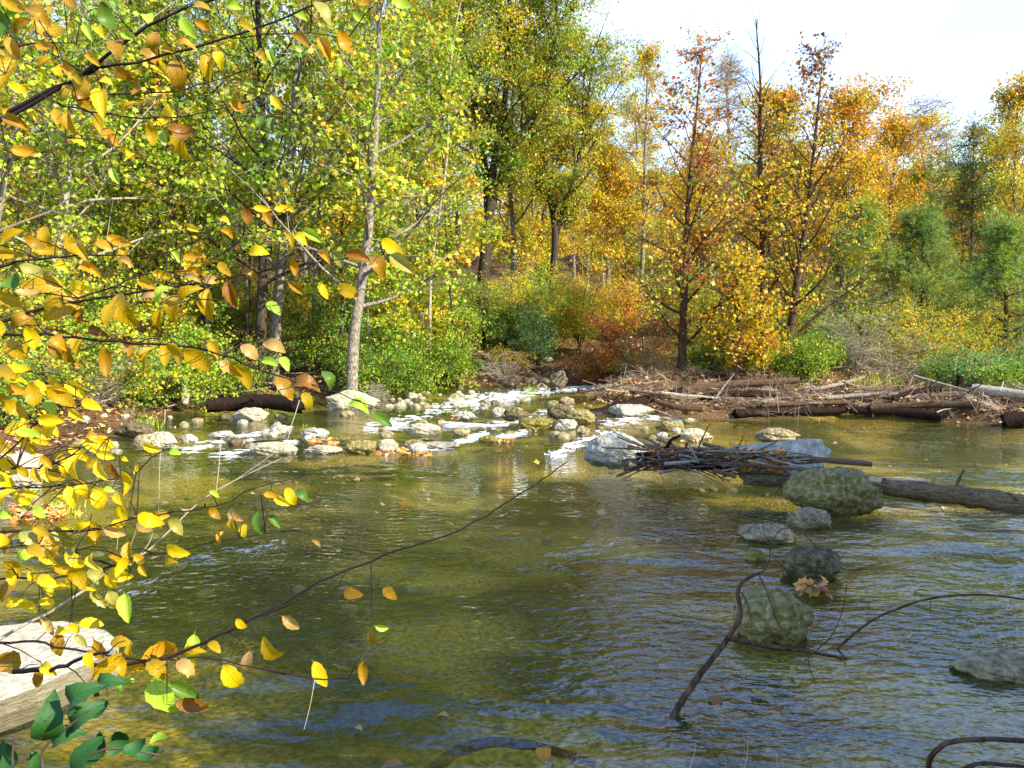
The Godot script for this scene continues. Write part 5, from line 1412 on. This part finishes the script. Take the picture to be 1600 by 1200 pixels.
	leafy_branch("leafy_branch", "low dark branch with a long bare tip pointing at the jam, few withered leaves", [
		[[[-40, 1008], [0, 1005], [55, 1003], [100, 1013], [150, 1020], [200, 1030], [260, 1032], [330, 1030], [400, 1045], [480, 1058], [545, 1062]], 0.003, 0.0008],
		[[[20, 1050], [50, 1046], [80, 1045], [115, 1035], [145, 1024], [170, 1018]], 0.0055, 0.003],
		[[[145, 1040], [200, 1034], [260, 1030], [300, 1012], [330, 1000], [370, 980], [430, 950], [500, 910], [560, 885], [620, 860], [700, 835], [760, 805], [820, 770], [860, 740], [888, 720]], 0.0042, 0.001],
		[[[400, 965], [460, 945], [530, 932], [590, 920], [650, 898]], 0.0017, 0.0006],
		[[[420, 1045], [520, 1065], [570, 1030], [610, 995]], 0.0012, 0.0005],
		[[[430, 950], [470, 925], [510, 895]], 0.0012, 0.0005]], [[20, 1034, 180, 60, "A"], [90, 1008, 80, 34, "A"], [128, 1002, 30, 26, "V"], [154, 1016, 90, 36, "A"], [60, 1060, 90, 30, "A"], [188, 1003, 0, 36, "G"], [202, 1018, 70, 24, "G"], [168, 1040, -40, 50, "G"], [188, 1040, 70, 32, "G"], [212, 1044, -20, 45, "G"], [246, 1046, 50, 40, "G"], [262, 1016, -30, 60, "O"], [300, 1020, -20, 36, "G"], [250, 1084, 45, 66, "L"], [286, 1080, 35, 56, "D"], [190, 1072, -50, 34, "L"], [300, 1102, 15, 50, "R"], [290, 1042, 30, 34, "T"], [425, 1020, 45, 44, "G"], [387, 1038, 80, 34, "T"], [365, 1062, 55, 48, "Y"], [455, 973, 40, 34, "T"], [500, 1055, 70, 42, "Y"], [567, 1050, 80, 36, "A"], [608, 926, 40, 28, "A"], [550, 928, 5, 34, "O"], [597, 980, 20, 22, "L"], [582, 1000, 60, 24, "A"], [377, 977, 50, 22, "Y"], [335, 1010, 30, 28, "G"]], 1.6, "twig_dark", 25)
	bent_branch("bare_twig", [
		[px_line([[-30, 1010], [0, 998], [40, 975], [80, 955], [120, 930], [170, 900], [225, 865], [262, 832], [300, 795], [345, 762], [440, 716]], 1.62, 1.75), 0.0042, 0.001],
		[px_line([[205, 880], [232, 850], [243, 815], [250, 800]], 1.66, 1.66), 0.0016, 0.0008],
		[px_line([[160, 905], [180, 868], [184, 840]], 1.65, 1.65), 0.0012, 0.0006],
		[px_line([[160, 905], [190, 885], [205, 850], [212, 830]], 1.65, 1.65), 0.0012, 0.0006]], "twig_pale", "pale bare twig slanting up through the yellow leaf spray")
	for q in [[[258, 640], [256, 680], [250, 720], [248, 800]], [[345, 692], [342, 730], [338, 765]], [[468, 625], [455, 665], [438, 700], [345, 765]], [[492, 1060], [485, 1100], [475, 1140]]]:
		bent_branch("bare_twig", [[px_line(q, 1.75, 1.72), 0.0011, 0.0006]], "twig_pale", "hair thin pale shoot hanging before the water", "twig").set_meta("group", "thin pale shoots before the water")
	# dark green sapling at the foot of the picture
	var root := thing("green_sapling", at_depth(70, 1260, 1.0), "dark green sapling with broad curved leaves before the cream slab", "sapling")
	var base := root.position
	for q in [[[70, 1260], [66, 1200], [72, 1165], [140, 1110]], [[70, 1260], [110, 1210], [165, 1170], [250, 1180]], [[40, 1260], [20, 1200], [22, 1150]]]:
		var line := px_line(q, 1.0, 0.97)
		for i in line.size(): line[i] -= base
		line = smooth(line, 3)
		var b := MB.new()
		b.tube(line, taper(line.size(), 0.0028, 0.001), 6)
		part("stem", b.mesh(), M.twig, root)
	var r := rnd(77)
	for l in [[75, 1130, -80, 84], [115, 1090, -40, 80], [160, 1068, -25, 60], [125, 1118, -35, 70], [155, 1110, -20, 50], [22, 1180, -75, 66], [95, 1150, -20, 60], [130, 1180, -50, 78], [160, 1165, -60, 66], [190, 1150, -60, 54], [215, 1167, -25, 40], [235, 1178, -10, 46], [55, 1190, -100, 40], [0, 1190, -80, 50]]:
		var d := 1.0 + r.randf_range(-0.06, 0.04)
		var s: float = l[3] * d / F * 1.0
		var a := deg_to_rad(l[2])
		var dir := Vector3(cos(a), -sin(a), r.randf_range(-0.3, 0.3)).normalized()
		var nn := Vector3(r.randf_range(-0.5, 0.5), r.randf_range(0.3, 0.9), 0.7).normalized()
		nn = (nn - dir * nn.dot(dir)).normalized()
		var o := part("leaf", M.blades[[0, 3, 5][r.randi() % 3]], M["blade_E"], root)
		o.transform = Transform3D(Basis(dir * s, nn * s, dir.cross(nn) * s), at_depth(l[0], l[1], d) - base - dir * s * 0.5)
